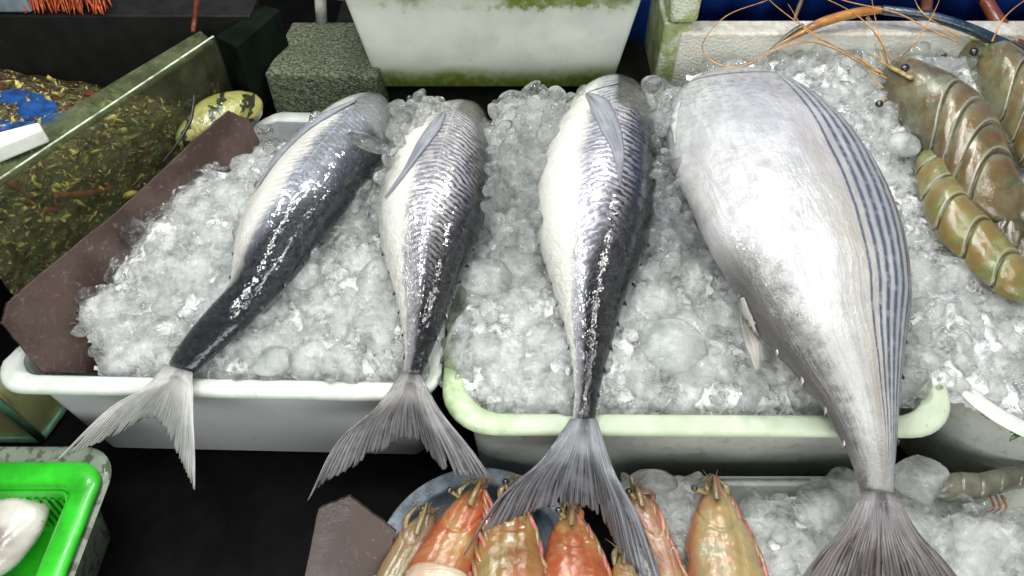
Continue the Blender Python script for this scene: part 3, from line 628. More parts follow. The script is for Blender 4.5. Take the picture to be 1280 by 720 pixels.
lump('ice_lump', 524, 122, .080, .009, .009, .008, ICE_CLEAR, 'tiny ice bead standing up between the heads of the first two fish', seed=15)

# ------------------------------------------------------------------ tubs
def rrect(x0, x1, y0, y1, r, z, k=8):
    out = []
    for cx, cy, a0 in ((x1 - r, y1 - r, 0), (x0 + r, y1 - r, 90), (x0 + r, y0 + r, 180), (x1 - r, y0 + r, 270)):
        for i in range(k + 1):
            a = math.radians(a0 + 90 * i / k); out.append((cx + r * math.cos(a), cy + r * math.sin(a), z))
    return out
def shell(loops, close_first=False, close_last=False):
    n = len(loops[0]); V = [p for l in loops for p in l]; f = []
    for a in range(len(loops) - 1):
        for i in range(n): f.append((a * n + i, a * n + (i + 1) % n, (a + 1) * n + (i + 1) % n, (a + 1) * n + i))
    if close_first: f.append(tuple(range(n))[::-1])
    if close_last: f.append(tuple((len(loops) - 1) * n + i for i in range(n)))
    return V, f
def rot_pts(V, c, a):
    ca, sa = math.cos(a), math.sin(a)
    return [(c[0] + (x - c[0]) * ca - (y - c[1]) * sa, c[1] + (x - c[0]) * sa + (y - c[1]) * ca, z) for x, y, z in V]
def tub(name, label, x0, x1, y0, y1, zt, h, r, taper, rw, lip, mb, mr, rot=0, cat='tub', t=.003, deform=None):
    root = empty(name, label, cat)
    def L(d, z): return rrect(x0 + d, x1 - d, y0 + d, y1 - d, max(.004, r - d * .6), z)
    w = rw
    V, f = shell([L(w + taper * 0 + t, zt - .003), L(w + taper * .12 + t, zt - h * .5 * .3), L(w + taper + t, zt - h + .012), L(w + taper + t + .010, zt - h + t)], close_last=True)
    V2, f2 = shell([L(w + taper + .010, zt - h), L(w + taper * .97, zt - h + .008), L(w + taper * .1, zt - h * .12), L(w, zt - .003)], close_first=True)
    Vb, fb = merge([(V, f), (V2, f2)]); c = (x0, y0)
    b = mesh_obj('body', rot_pts(Vb, c, rot), fb, mb, root)
    V, f = shell([L(w, zt - .004), L(w - .001, zt - .0045), L(.004, zt - .0045), L(.0035, zt - lip), L(.001, zt - lip), L(0, zt - lip + .002), L(0, zt - .004), L(.0015, zt - .001), L(.005, zt), L(w - .003, zt), L(w + .001, zt - .0015), L(w + t, zt - .004)])
    rm = mesh_obj('rim', rot_pts(V, c, rot), f, mr, root)
    for o in (b, rm):
        if deform:
            for vv in o.data.vertices: vv.co.x = deform(vv.co.x, vv.co.y)
        bm = bmesh.new(); bm.from_mesh(o.data); bmesh.ops.recalc_face_normals(bm, faces=bm.faces); bm.to_mesh(o.data); bm.free()
    settle(root, (x0 + (x1 - x0) / 2, y0 + (y1 - y0) / 2, zt - h))
    return root
a = W(-18, 487, 0); b = W(548, 499, 0); ang = math.atan2(b.y - a.y, b.x - a.x)
PA = W(20, 392, 0); PB = W(292, 172, 0); TX0, TX1 = a.x, a.x + (b - a).length; TY = a.y
def dfm(x, y):
    xl = float(np.interp(y, [TY + .03, PA.y, PB.y, PB.y + .2], [TX0, PA.x, PB.x, PB.x + .1])); return TX1 - (TX1 - x) * (TX1 - xl) / (TX1 - TX0)
tub('plastic_tub', 'white plastic tub on the left, holding the brown board and first two fish', a.x, a.x + (b - a).length, a.y, a.y + .47, 0, .194, .035, .016, .018, .009, WHITE_A, RIM_A, ang, deform=dfm)
a = W(548, 541, 0); b = W(1212, 545, 0); ang = math.atan2(b.y - a.y, b.x - a.x)
tub('plastic_tub', 'middle plastic tub with green algae on its rim, under the third fish', a.x, b.x, a.y, a.y + .50, .0, .194, .055, .012, .021, .007, WHITE_B, GREENISH, ang)
# tub at the far right, only its left curve in view
a = W(1210, 590, -.0)
tub('plastic_tub', 'white plastic tub at the right edge with a green sprig by its rim', W(1198, 500, 0).x, W(1198, 500, 0).x + .5, W(1290, 560, 0).y, W(1290, 560, 0).y + .46, -.003, .191, .11, .015, .014, .006, WHITE_B, RIM_A, 0)
# rear tub with algae
zb = .018; Y0 = W(600, 113, zb).y
def g_rear(N, p, n, f):
    z = N.sep(p)[2]; x = N.sep(p)[0]
    low = N.rng(N.M('ADD', z, N.M('MULTIPLY', N.M('SUBTRACT', n, .5), .05)), zb + .050, zb + .018)
    hi = N.rng(N.M('ADD', z, N.M('MULTIPLY', N.M('SUBTRACT', f, .5), .05)), zb + .134, zb + .146)
    return N.M('MAXIMUM', N.M('MULTIPLY', low, N.rng(f, .3, .6, .75, 1.0)), N.M('MULTIPLY', hi, N.rng(n, .4, .6, .1, 1.0)))
REAR = mat_plastic('milky_tub_with_algae', (.86, .89, .84), (.36, .46, .08), g_rear, .35)
xl = WY(474, 108, Y0).x; xr = WY(764, 108, Y0).x; tp = .026; rw = .016
H_rear = WY(600, -13, Y0 - .042).z - zb
tub('plastic_tub', 'milky plastic tub behind the fish heads, green algae along its bottom', xl - tp - rw, xr + tp + rw, Y0 - tp - rw, Y0 + .26, zb + H_rear, H_rear, .02, tp, rw, .014, REAR, REAR)
box('shelf', (-1.2, -.65, -.235), (1.3, 1.3, -.195), simple('shadow_black_table', (.004, .004, .0045), .6, spec=.06), bev=.003)['kind'] = 'structure'  # table colour near black, standing in for deep shadow in the front gap
# stand under the rear tub
tag(box('bench', (W(400, 120, 0).x, Y0 + .01, -.1945), (xr + .1, Y0 + .5, zb - .001), simple('dark_bench', (.012, .012, .010), .8, spec=.1), bev=.002), 'black bench carrying the rear plastic tub', 'bench')
# low tray under the prawn heads and the tail
a = W(640, 604, -.115)
tub('tray', 'low clear tray in front of the middle tub, full of ice and prawn heads', W(770, 640, -.1).x, W(1380, 640, -.1).x, W(900, 820, -.1).y, W(900, 597, -.1).y, -.094, .10, .03, .012, .008, .005, WHITE_B, WHITE_B, 0, 'tray')

# ------------------------------------------------------------------ foam boxes at the back right
def mat_foam():
    N = NT('dirty_foam'); p = N.pos(); n = N.noise(p, 9, 5, .65, .4); v = N.voro(p, 260); f = N.noise(p, 60, 4, .65)
    c = N.mix(N.rng(n, .4, .65, 0.0, .5), (.72, .73, .68), (.52, .50, .40))
    z = N.sep(p)[2]
    br = N.M('MULTIPLY', N.rng(z, .094, .106), N.rng(f, .35, .6)); c = N.mix(N.M('MULTIPLY', br, .6), c, (.42, .34, .24))
    return N.end(N.bsdf(Base_Color=c, Roughness=.6, Normal=N.bump(N.M('ADD', v, f), .001)))
FOAM = mat_foam()
def mat_foam2():
    N = NT('grimy_green_foam'); p = N.pos(); n = N.noise(p, 22, 5, .65, .6); v = N.voro(p, 260); f = N.noise(p, 80, 4, .65)
    c = N.mix(N.rng(n, .38, .6), (.60, .63, .50), (.30, .36, .14)); c = N.mix(N.rng(f, .6, .72, 0.0, .8), c, (.06, .07, .03))
    return N.end(N.bsdf(Base_Color=c, Roughness=.6, Normal=N.bump(N.M('ADD', v, f), .001)))
FOAM2 = mat_foam2()
ZF = .105; YB = W(1050, 42, ZF).y; XL = WY(866, 60, YB).x
fb = empty('foam_box', 'large white foam box on the right holding ice and raw prawns, brown stained edge', 'foam box')
box('back_wall', (XL - .02, YB, -.10), (XL + .75, YB + .035, ZF), FOAM, fb, .004)
yf = W(1200, 500, 0).y + .05
box('side_wall', (XL + .05, yf + .20, -.10), (XL + .08, YB - .001, -.01), FOAM, fb, .004)
box('bottom', (XL + .081, yf, -.194), (XL + .75, YB - .001, -.101), FOAM, fb, .002)
settle(fb, (XL + .35, YB, -.194))
YC = W(840, 112, .02).y + .01
c0 = WY(822, 80, YC).x; c1 = WY(861, 60, YC).x
fc = empty('foam_box', 'narrow grimy green foam box standing between the rear tub and the white foam box', 'foam box')
box('body', (c0, YC, .0), (c1, YC + .30, .118), FOAM2, fc, .004)
box('lid', (c0 + .004, YC - .006, .1195), (c1 + .004, YC + .30, .22), FOAM2, fc, .008)
settle(fc, (c0, YC, .0))
BLUE = simple('blue_tarp', (.012, .06, .36), .4, 8, .35, .002, 30)
bl = mesh_obj('tarp', [(XL - .08 + i * .02, YB + .12 + .008 * math.sin(i * 1.7), z) for z in (.0, .45) for i in range(60)], [(i, i + 1, 61 + i, 60 + i) for i in range(59)], BLUE)
bl.modifiers.new('t', 'SOLIDIFY').thickness = .002
tag(bl, 'dark blue plastic sheet behind the white foam box', 'tarp')

# ------------------------------------------------------------------ concrete block, tank, board on the left
def mat_conc():
    N = NT('mossy_concrete'); p = N.pos(); n = N.noise(p, 30, 6, .75); v = N.voro(p, 300); f = N.noise(p, 200, 3, .7)
    c = N.mix(N.rng(f, .38, .62), (.035, .042, .024), (.19, .21, .14)); c = N.mix(N.rng(n, .45, .7, 0.0, .5), c, (.10, .12, .05))
    return N.end(N.bsdf(Base_Color=c, Roughness=.8, Normal=N.bump(N.M('ADD', f, v), .004)))
zt = .060; p0 = W(330, 92, zt); p1 = W(470, 96, zt); pk0 = W(365, 27, zt); pk1 = W(500, 27, zt)
cb = prism('concrete_block', [p0, p1, pk1, pk0], [Vector((q.x, q.y, -.194)) for q in (p0, p1, pk1, pk0)], mat_conc(), None, .004)
tag(cb, 'dark mossy concrete block between the glass tank and the rear tub', 'block')
PIPE = simple('dirty_white_pipe', (.45, .46, .42), .4, 30, .4)
pp = tube('pipe', [WY(402, 27, W(402, 27, zt).y), WY(399, -30, W(402, 27, zt).y)], [.0085, .0085], PIPE, n=4, k=20)
tag(pp, 'upright dirty white pipe at the back of the concrete block', 'pipe')
# brown board
def mat_board():
    N = NT('wet_brown_board'); p = N.pos(); n = N.noise(p, 12, 4); f = N.noise(p, 150, 4, .7); sc_ = N.rng(N.noise(N.comb(N.sep(p)[0], N.M('MULTIPLY', N.sep(p)[1], .15)), 160, 2, .6, 1.0), .63, .70)
    c = N.mix(N.rng(n, .35, .65), (.036, .020, .016), (.060, .036, .029)); c = N.mix(N.M('MULTIPLY', N.rng(f, .58, .72), .3), c, (.30, .25, .22)); c = N.mix(N.M('MULTIPLY', sc_, .10), c, (.3, .25, .22))
    return N.end(N.bsdf(Base_Color=c, Roughness=N.rng(n, .4, .6, .28, .5), Normal=N.bump(f, .0006)))
BOARD = mat_board()
def board(name, label, px, zs, th, cat='board', parent=None, plane=(0, 1, 2)):
    P = [W(x, y, z) for (x, y), z in zip(px, zs)]; i_, j_, k_ = plane
    nrm = (P[j_] - P[i_]).cross(P[k_] - P[i_]).normalized(); P0 = P[i_]
    P = [CAM + ray(x, y) * ((P0 - CAM).dot(nrm) / ray(x, y).dot(nrm)) for x, y in px]
    if nrm.z > 0: nrm = -nrm
    r = random.Random(3); Q = []
    for i in range(len(P)):   # nibbled edge
        A, B = P[i], P[(i + 1) % len(P)]
        for k in range(10): q = A.lerp(B, k / 10); e1_ = (B - A).normalized(); Q.append(q + e1_.cross(nrm) * r.uniform(-1, 1) * .0006)
    o = prism(name, Q, [q + nrm * th for q in Q], BOARD, parent, .0008)
    return tag(o, label, cat)
board('board', 'long maroon brown board leaning inside the left tub beside the glass tank', [(54, 466), (3, 404), (10, 378), (40, 352), (160, 253), (240, 178), (286, 138), (312, 150), (326, 178), (250, 290), (205, 467)], [-.004, .05, .055, .057, .06, .06, .062, .05, .03, -.004, -.02], .007, plane=(0, 1, 6))
board('board', 'small dark brown board stub standing left of the prawn head bowl', [(398, 635), (436, 620), (495, 665), (470, 760), (372, 760)], [-.055, -.05, -.075, -.09, -.07], .008)

# glass tank
tank = empty('glass_tank', 'glass seafood tank at the upper left with a bright ground edge', 'fish tank')
def mat_glass(name, tint, rough=.02, dirt=.12, dcol=(.25, .28, .15)):
    N = NT(name); p = N.pos(); n = N.noise(p, 40, 4, .65)
    g = N.bsdf(Base_Color=tint, Roughness=rough, IOR=1.2, Transmission_Weight=1.0)
    tr = N.n('ShaderNodeBsdfTransparent'); N.put(tr.inputs[0], tint)
    gl = N.bsdf(Base_Color=(.02, .02, .02), Roughness=.06, Specular_IOR_Level=.7)
    a = N.mixs(.10, tr.outputs[0], gl)
    d = N.n('ShaderNodeBsdfDiffuse'); N.put(d.inputs[0], dcol)
    return N.end(N.mixs(N.rng(n, .35, .75, dirt * .3, dirt), a, d.outputs[0]))
GLASS = mat_glass('dirty_tank_glass', (.92, .94, .86))
EDGE = simple('ground_glass_edge', (.50, .56, .44), .25, 90, .5)
ZT = .115; A = W(-60, 265, ZT); B = W(268, 46, ZT); u_ = (B - A).normalized(); nn = Vector((-u_.y, u_.x, 0))
if nn.x > 0: nn = -nn
dn = Vector((0, 0, -.19))
prism('front_pane', [A, B, B + nn * .005, A + nn * .005], [q + dn for q in (A, B, B + nn * .005, A + nn * .005)], GLASS, tank, 0)
prism('pane_edge', [q + Vector((0, 0, .0012)) for q in (A, B, B + nn * .0022, A + nn * .0022)], [q + Vector((0, 0, .0002)) for q in (A, B, B + nn * .0022, A + nn * .0022)], EDGE, tank, 0)
# inner lip of glass round the top
I0 = W(-60, 222, ZT - .008); I1 = W(250, 38, ZT - .008)
A2 = A + nn * .0055 + Vector((0, 0, -.008)); B2 = B + nn * .0055 + Vector((0, 0, -.008))
prism('top_lip', [A2, B2, I1, I0], [q + Vector((0, 0, -.004)) for q in (A2, B2, I1, I0)], mat_glass('lip_glass', (.75, .84, .72), dirt=.75, dcol=(.13, .15, .08)), tank, .001)
DKG = simple('dark_green_panel', (.003, .006, .004), .8, 20, .6, spec=.06)
e0 = B + Vector((.001, .001, 0)); e1 = W(330, 5, ZT); e2 = W(350, 12, ZT); e3 = W(296, 58, ZT)
prism('end_panel', [e0, e1, e2, e3], [q + dn * .55 for q in (e0, e1, e2, e3)], DKG, tank, .002)
box('back_wall', (-1.2, W(0, 52, .06).y, -.08), (e1.x - .02, W(0, 52, .06).y + .01, .06), simple('tank_back', (.006, .006, .006), .7, spec=.1), tank)
settle(tank, (A.x, A.y, -.075))
tag(prism('clip', *[[q + Vector((0, 0, zz)) for q in (W(-30, 201, .125), W(56, 166, .125), W(51, 157, .125), W(-30, 178, .125))] for zz in (.006, -.014)], simple('white_clip_plastic', (.75, .78, .72), .35, 20, .1), None, .003), 'white plastic clip sitting on the edge of the glass tank', 'clip')
# shellfish heap in the tank
def mat_heap():
    N = NT('mottled_shellfish'); p = N.pos()
    a = N.noise(p, 26, 4, .65, .8); b = N.noise(p, 70, 5, .7, 1.0); v = N.voro(p, 75)
    c = N.ramp(a, [(.30, (.015, .012, .010)), (.42, (.10, .10, .03)), (.47, (.03, .028, .012)), (.52, (.13, .05, .03)), (.57, (.05, .055, .02)), (.63, (.16, .15, .05)), (.70, (.04, .07, .09))])
    c = N.mix(N.rng(b, .57, .64), c, (.50, .42, .12)); c = N.mix(N.rng(N.noise(p, 120, 3, .6, .5), .62, .68), c, (.50, .48, .26))
    c = N.mix(N.rng(N.noise(p, 55, 3, .6, 1.2), .46, .36), c, (.010, .009, .008))
    return N.end(N.bsdf(Base_Color=c, Roughness=.3, Normal=N.bump(N.M('ADD', a, N.M('ADD', b, v)), .006), Coat_Weight=.4, Coat_Roughness=.08))
HEAP = mat_heap()
n1, n2 = 120, 70; V = []; ys = W(0, 58, .06).y
for i in range(n1):
    s = i / (n1 - 1); base = A.lerp(B, s) + nn * .010
    for j in range(n2):
        t = j / (n2 - 1)
        if t < .35: # the face behind the pane
            q = base + Vector((0, 0, -.18 + .112 * t / .35)); k = np.array([s * 30, t * 20, 0.])
            q = q + nn * (.010 + .008 * float(fbm(k[None], 3, 5)[0]))
        else:
            tt = (t - .35) / .65; q = base + nn * (.015 + .5 * tt); q.y = min(q.y, ys - .002)
            q.z = .045 - .07 * max(0, (s - .62) / .38) + .010 * float(fbm(np.array([[q.x * 40, q.y * 40, 3.]]), 3, 6)[0])
        V.append(q)
hp = mesh_obj('shellfish_heap', V, [(i * n2 + j, (i + 1) * n2 + j, (i + 1) * n2 + j + 1, i * n2 + j + 1) for i in range(n1 - 1) for j in range(n2 - 1) if min(V[i * n2 + j].y, V[(i + 1) * n2 + j].y) < ys - .003], HEAP)
tag(hp, 'dark mottled heap of live shellfish filling the glass tank', 'shellfish', kind='stuff')
ht = bvh(hp)
# bits of yellow shell and weed on top of the heap: one uncountable litter
VV, FF = [], []; iv, fi = ico(1)
r = np.random.default_rng(5)
for k in range(1100):
    px, py = r.uniform(-10, 250), r.uniform(50, 330)
    if py < 260 - px * .9 - 20 and py > 165 - px * .55 and r.random() < .6: continue
    h = ht.ray_cast(CAM, ray(px, py).normalized())
    if h[0] is None or h[0].y > ys - .004: continue
    if abs(h[1].z) < .45 and r.random() < .72: continue
    s = .001 + .0038 * r.random() ** 2.5
    v = (iv * [s * r.uniform(.8, 2.6), s, s * .35] * (1 + .45 * r.normal(size=(len(iv), 1)))) @ rotm(r).T + np.array(h[0] + Vector((0, -.001, .002)))
    o = len(VV); VV += v.tolist(); FF += (fi + o).tolist()
tag(mesh_obj('shell_litter', VV, FF, simple('yellow_shell_bits', (.42, .36, .12), .4, 60, .6)), 'yellowish shell and weed fragments strewn over the shellfish in the tank', 'shell fragments', kind='stuff')
RED = simple('red_brown_shell', (.16, .035, .02), .25, 60, .4, coat=.5)
DKBLUE = simple('blue_net_cord', (.01, .06, .22), .45, 60, .4)
# blue bag patches under the weed
for k, (pts, lab) in enumerate(((((-10, 118), (20, 112), (62, 122), (70, 138), (40, 150), (-10, 146)), 'blue plastic bag patch showing through the shellfish, upper of two'), (((-10, 150), (40, 152), (78, 140), (96, 138), (60, 165), (20, 178), (-10, 168)), 'blue plastic bag patch showing through the shellfish, lower of two'))):
    P = catmull([(*q, 0) for q in pts] + [(*pts[0], 0)], 28)[:-1]; top = []
    for q in P:
        h = ht.ray_cast(CAM, ray(q[0], q[1]).normalized()); top.append((h[0] if h[0] is not None else W(q[0], q[1], .04)) + Vector((0, 0, .0006)))
    tag(prism('plastic_bag', top, [q + Vector((0, 0, -.004)) for q in top], DKBLUE, None, .001), lab, 'plastic bag')
legs_ = [[(6, 222), (22, 232), (44, 248)], [(-5, 168), (40, 165), (62, 160)], [(70, 245), (120, 240), (150, 232)], [(36, 250), (60, 262), (90, 256)], [(110, 118), (140, 124), (160, 128)]]
LL = ['thick red one at the left frame edge', 'dull red one under the white clip', 'thin red one behind the pane above the board', 'short red one low behind the pane', 'short red one behind the sloping glass edge']
for k, l in enumerate(legs_):
    P = []
    for x, y in l:
        h = ht.ray_cast(CAM, ray(x, y).normalized()); P.append((h[0] if h[0] is not None else W(x, y, .03)) + Vector((0, -.003, .003)))
    tag(tube('crab_leg', P, [.004, .0045, .001], RED), 'crab leg in the tank, ' + LL[k], 'crab leg', 'crab legs in the glass tank')
# striped yellow-green bag beside the board
def mat_bag():
    N = NT('olive_striped_bag'); p = N.pos(); n = N.noise(p, 22, 4, .6, 1.2)
    w = N.rng(N.M('SINE', N.M('MULTIPLY', N.M('ADD', N.sep(p)[0], N.M('MULTIPLY', n, .06)), 190.0)), .55, .8)
    c = N.mix(N.rng(n, .35, .65), (.20, .21, .05), (.33, .31, .10)); c = N.mix(w, c, (.02, .02, .01))
    return N.end(N.bsdf(Base_Color=c, Roughness=.3, Normal=N.bump(n, .006), Coat_Weight=.5))
iv, fi = ico(4); v = iv * [.062, .034, .030]; v = v * (1 + .12 * fbm(iv * 2, 3, 8)[:, None]); ca, sa = math.cos(.85), math.sin(.85)
v = np.stack([v[:, 0] * ca - v[:, 1] * sa, v[:, 0] * sa + v[:, 1] * ca, v[:, 2]], -1)
bg = mesh_obj('bag', v.tolist(), fi.tolist(), mat_bag()); bg.location = W(276, 150, .035)
tag(bg, 'olive yellow bag with dark stripes wedged behind the top of the brown board', 'bag')
CAB = simple('black_rubber', (.01, .01, .01), .4)
tag(tube('cable', [W(243, 118, .09), W(238, 150, .08), W(222, 178, .07), W(203, 203, .055)], [.0022, .0022, .002, .0015], CAB), 'thin black cable hanging down outside the tank glass', 'cable')
# back left shelf, brush, rod
yb = W(0, 20, .12).y
tag(box('ledge', (-1.2, yb, -.05), (W(318, 6, .12).x, yb + .05, .12), simple('wet_black_ledge', (.012, .012, .012), .5, spec=.2), bev=.002), 'black ledge with a wet edge running behind the glass tank', 'ledge')
tag(box('crate', (-1.25, yb + .004, .1215), (W(36, 10, .13).x, yb + .05, .18), simple('grey_blue_plastic', (.20, .25, .29), .4), bev=.004), 'grey blue plastic crate end at the top left corner on the ledge', 'crate')
br = empty('brush', 'orange bristled brush lying on the black ledge', 'brush')
ORG = simple('orange_bristles', (.50, .10, .03), .5, 200, .5)
x0 = W(32, 6, .13).x; x1 = W(132, 6, .13).x; parts = []
r = np.random.default_rng(3)
for k in range(110):
    x = x0 + (x1 - x0) * k / 110; y = yb + .010 + r.uniform(0, .02); l = r.uniform(.02, .03); dx = r.normal() * .006
    v_, f_, _ = tube_data([(x, y, .150), (x + dx * .5, y - .006, .136), (x + dx, y - l * .5, .1235)], [.0016, .0013, .0006], 5, 5); parts.append((v_, f_))
V_, F_ = merge(parts); mesh_obj('bristles', V_, F_, ORG, br)
box('handle', (x0 - .004, yb + .004, .150), (x1 + .004, yb + .04, .166), ORG, br, .004); settle(br, ((x0 + x1) / 2, yb + .02, .1225))
tag(tube('rod', [WY(250, -30, yb - .012), WY(244, 20, yb - .02), WY(241, 40, yb - .03)], [.0036, .0036, .003], RED, n=10), 'upright dark red rod behind the glass tank', 'rod')

# ------------------------------------------------------------------ bottom left: basket in tray, framed box
GRN = simple('bright_green_plastic', (.03, .52, .02), .3, 24, .28, .0003, 90, .3, transl=.1)
zk = -.055
ax = W(108, 640, zk).x; yk = W(60, 576, zk).y
bk = empty('basket', 'bright green plastic basket at the lower left corner', 'basket')
def L(d, z, r=.028, g=0): return rrect(ax - .32 + d, ax - d, yk - .30 + d, yk - d, max(.006, r - d * .5), z)
V_, F_ = shell([L(.026, zk - .006), L(.002, zk - .007), L(0, zk - .010), L(.0, zk - .003), L(.003, zk), L(.022, zk), L(.026, zk - .003), L(.028, zk - .012)])
mesh_obj('rim', V_, F_, GRN, bk)
# slotted walls: solid bands joined by upright bars
parts = [shell([L(.028, zk - .010), L(.030, zk - .022), L(.033, zk - .022), L(.031, zk - .010), L(.028, zk - .010)]), shell([L(.040, zk - .075), L(.041, zk - .085), L(.30 / 2 - .01, zk - .086), L(.30 / 2 - .01, zk - .089), L(.037, zk - .088), L(.036, zk - .075), L(.040, zk - .075)])]
wall = []
for k in range(34):
    x = ax - .30 + k * .0082
    if x < ax - .045: wall.append(((x, yk - .0315, zk - .018), (x + .0038, yk - .0375, zk - .078)))
V1, F1 = merge(parts)
for (xa, ya, za), (xb, yb_, zb_) in wall:
    o = len(V1); w_ = .0040; t_ = .0025
    V1 += [(xa, ya, za), (xa + w_, ya, za), (xa + w_, ya - t_, za), (xa, ya - t_, za), (xb - .004, yb_, zb_), (xb - .004 + w_, yb_, zb_), (xb - .004 + w_, yb_ - t_, zb_), (xb - .004, yb_ - t_, zb_)]
    F1 += [(o, o + 1, o + 5, o + 4), (o + 1, o + 2, o + 6, o + 5), (o + 2, o + 3, o + 7, o + 6), (o + 3, o, o + 4, o + 7)]
for k in range(28):
    y = yk - .04 - k * .0085; xa = ax - .0315; xb = ax - .0375; o = len(V1); w_ = .004; t_ = .0025
    V1 += [(xa, y, zk - .018), (xa, y - w_, zk - .018), (xa - t_, y - w_, zk - .018), (xa - t_, y, zk - .018), (xb, y, zk - .078), (xb, y - w_, zk - .078), (xb - t_, y - w_, zk - .078), (xb - t_, y, zk - .078)]
    F1 += [(o, o + 1, o + 5, o + 4), (o + 1, o + 2, o + 6, o + 5), (o + 2, o + 3, o + 7, o + 6), (o + 3, o, o + 4, o + 7)]
mesh_obj('wall', V1, F1, GRN, bk, smooth=False)
settle(bk, (ax - .16, yk - .15, zk - .089))
# clam/squid in basket
iv, fi = ico(4); v = iv * [.036, .052, .022] * (1 + .06 * fbm(iv * 2, 2, 3)[:, None])
N = NT('squid_skin'); p_ = N.pos(); n_ = N.noise(p_, 60, 4, .6); c_ = N.mix(N.rng(N.noise(p_, 14, 3), .4, .62), (.62, .58, .54), (.22, .16, .14)); c_ = N.mix(N.rng(n_, .6, .75), c_, (.2, .12, .10))
SQ = N.end(N.bsdf(Base_Color=c_, Roughness=.25, Normal=N.bump(n_, .001), Coat_Weight=.7))
sq = mesh_obj('squid', v.tolist(), fi.tolist(), SQ); sq.location = W(2, 668, zk - .035); sq.rotation_euler = (0, 0, -.35)
tag(sq, 'pale rounded squid body lying in the green basket', 'squid')
CLR = mat_plastic('milky_clear_tray', (.34, .40, .32), (.12, .14, .07), lambda N, p, n, f: N.rng(f, .5, .62, 0.0, .8), .3, .12)
tub('tray', 'greenish translucent tub around the green basket', ax - .37, W(131, 610, zk - .012).x, yk - .36, W(60, 556, zk - .012).y, zk - .0125, .126, .042, .02, .022, .006, CLR, CLR)
# green framed glass box under the left tub
zg = -.190; GF = simple('green_frame_plastic', (.10, .22, .14), .35, 30, .3); YEL = simple('yellowed_panel', (.42, .43, .20), .35, 12, .4, transl=.2)
fr = empty('framed_box', 'green framed box with yellowed sides below the left tub corner', 'box')
c = W(52, 548, zg); c2 = W(84, 505, zg); ht_ = .125
def post(a, b, r_, nm='frame_bar'): return tube(nm, [a, (Vector(a) + Vector(b)) / 2, b], [r_, r_, r_], GF, fr, 4, 4)
up = Vector((0, 0, ht_)); lf = Vector((-.25, 0, 0))
post(c + lf, c, .006); post(c, c2, .006); post(c, c + up + Vector((-.012, 0, 0)), .006)
mesh_obj('side_panel', [c + lf, c, c + up, c + lf + up], [(0, 1, 2, 3)], YEL, fr, False).location = (0, .003, 0)
mesh_obj('side_panel', [c, c2, c2 + up, c + up], [(0, 1, 2, 3)], YEL, fr, False).location = (-.003, .002, 0)
settle(fr, c)

# ------------------------------------------------------------------ bowl and prawn heads (front centre)
BOWLM = mat_glass('blue_grey_bowl', (.70, .78, .84), dirt=.9, dcol=(.42, .49, .56))
cb_ = W(598, 705, -.10); R0 = (W(598, 590, -.10) - cb_).length
prof = [(R0, 0), (R0 + .004, .001), (R0 + .006, -.001), (R0 + .005, -.004), (R0, -.005), (R0 - .006, -.02), (R0 - .018, -.06), (R0 - .04, -.092), (.001, -.094), (.001, -.092), (R0 - .041, -.090), (R0 - .020, -.058), (R0 - .009, -.018), (R0 - .012, -.004), (R0 - .010, -.001), (R0, 0)]
loops = [[(cb_.x + a_ * math.cos(2 * math.pi * i / 96), cb_.y + a_ * math.sin(2 * math.pi * i / 96), cb_.z + b_) for i in range(96)] for a_, b_ in prof]
V_, F_ = shell(loops); bw = mesh_obj('bowl', V_, F_, BOWLM); tag(bw, 'round blue grey plastic bowl at the front holding prawn heads', 'bowl')

def mat_prawn(name, c1, c2, c3, cuts=(), bandcol=(.40, .38, .28), transl=.15, tipcol=None):
    N = NT(name); u, v = N.uv(); p = N.pos()
    a = N.noise(p, 30, 4, .6, .5); b = N.noise(p, 95, 4, .65); f = N.noise(p, 380, 3, .6)
    c = N.mix(N.rng(a, .32, .66), c1, c2); c = N.mix(N.rng(N.noise(p, 38, 3, .5, .5), .42, .68, 0.0, .65), c, c3); c = N.mix(N.rng(b, .60, .75, 0.0, .35), c, [x * .4 for x in c3])
    if tipcol: c = N.mix(N.rng(N.M('ADD', v, N.M('MULTIPLY', a, .22)), .42, .20), c, N.mix(b, tipcol, [x * .35 for x in tipcol])); c = N.mix(N.M('MULTIPLY', N.rng(N.M('ABSOLUTE', N.M('SUBTRACT', u, .5)), .36, .48), .6), c, (.34, .07, .04))
    for ck in cuts:
        c = N.mix(N.M('MULTIPLY', N.rng(N.M('ABSOLUTE', N.M('SUBTRACT', v, ck - .008)), .007, .002), .6), c, bandcol)
        c = N.mix(N.M('MULTIPLY', N.rng(N.M('ABSOLUTE', N.M('SUBTRACT', v, ck + .006)), .009, .003), .8), c, (.05, .035, .02))
        c = N.mix(N.M('MULTIPLY', N.rng(N.M('ABSOLUTE', N.M('SUBTRACT', v, ck + .07)), .05, .01), .65), c, c3)
    s = N.bsdf(Base_Color=c, Roughness=N.rng(b, .3, .7, .14, .3), Normal=N.bump(N.M('ADD', N.M('MULTIPLY', b, 1.0), N.M('MULTIPLY', f, .25)), .0008), Coat_Weight=1.0, Coat_Roughness=.05, Subsurface_Weight=.15, Subsurface_Radius=(.01, .006, .003), Subsurface_Scale=.5)
    t = N.n('ShaderNodeBsdfTranslucent'); N.put(t.inputs[0], c)
    return N.end(N.mixs(transl, s, t.outputs[0]))
OLIVE = mat_prawn('olive_prawn_shell', (.26, .24, .13), (.38, .35, .22), (.16, .10, .05))
OLIVE_S = mat_prawn('olive_prawn_shell_banded', (.085, .088, .045), (.22, .215, .13), (.16, .085, .025), (.44, .56, .68, .80))
OLIVE_B = mat_prawn('olive_prawn_shell_behind', (.10, .10, .04), (.24, .24, .13), (.19, .11, .03), (.55, .74, .9))
GREENP = mat_prawn('green_prawn_tail', (.15, .18, .055), (.30, .29, .12), (.24, .15, .045), (.16, .32, .48, .64, .82))
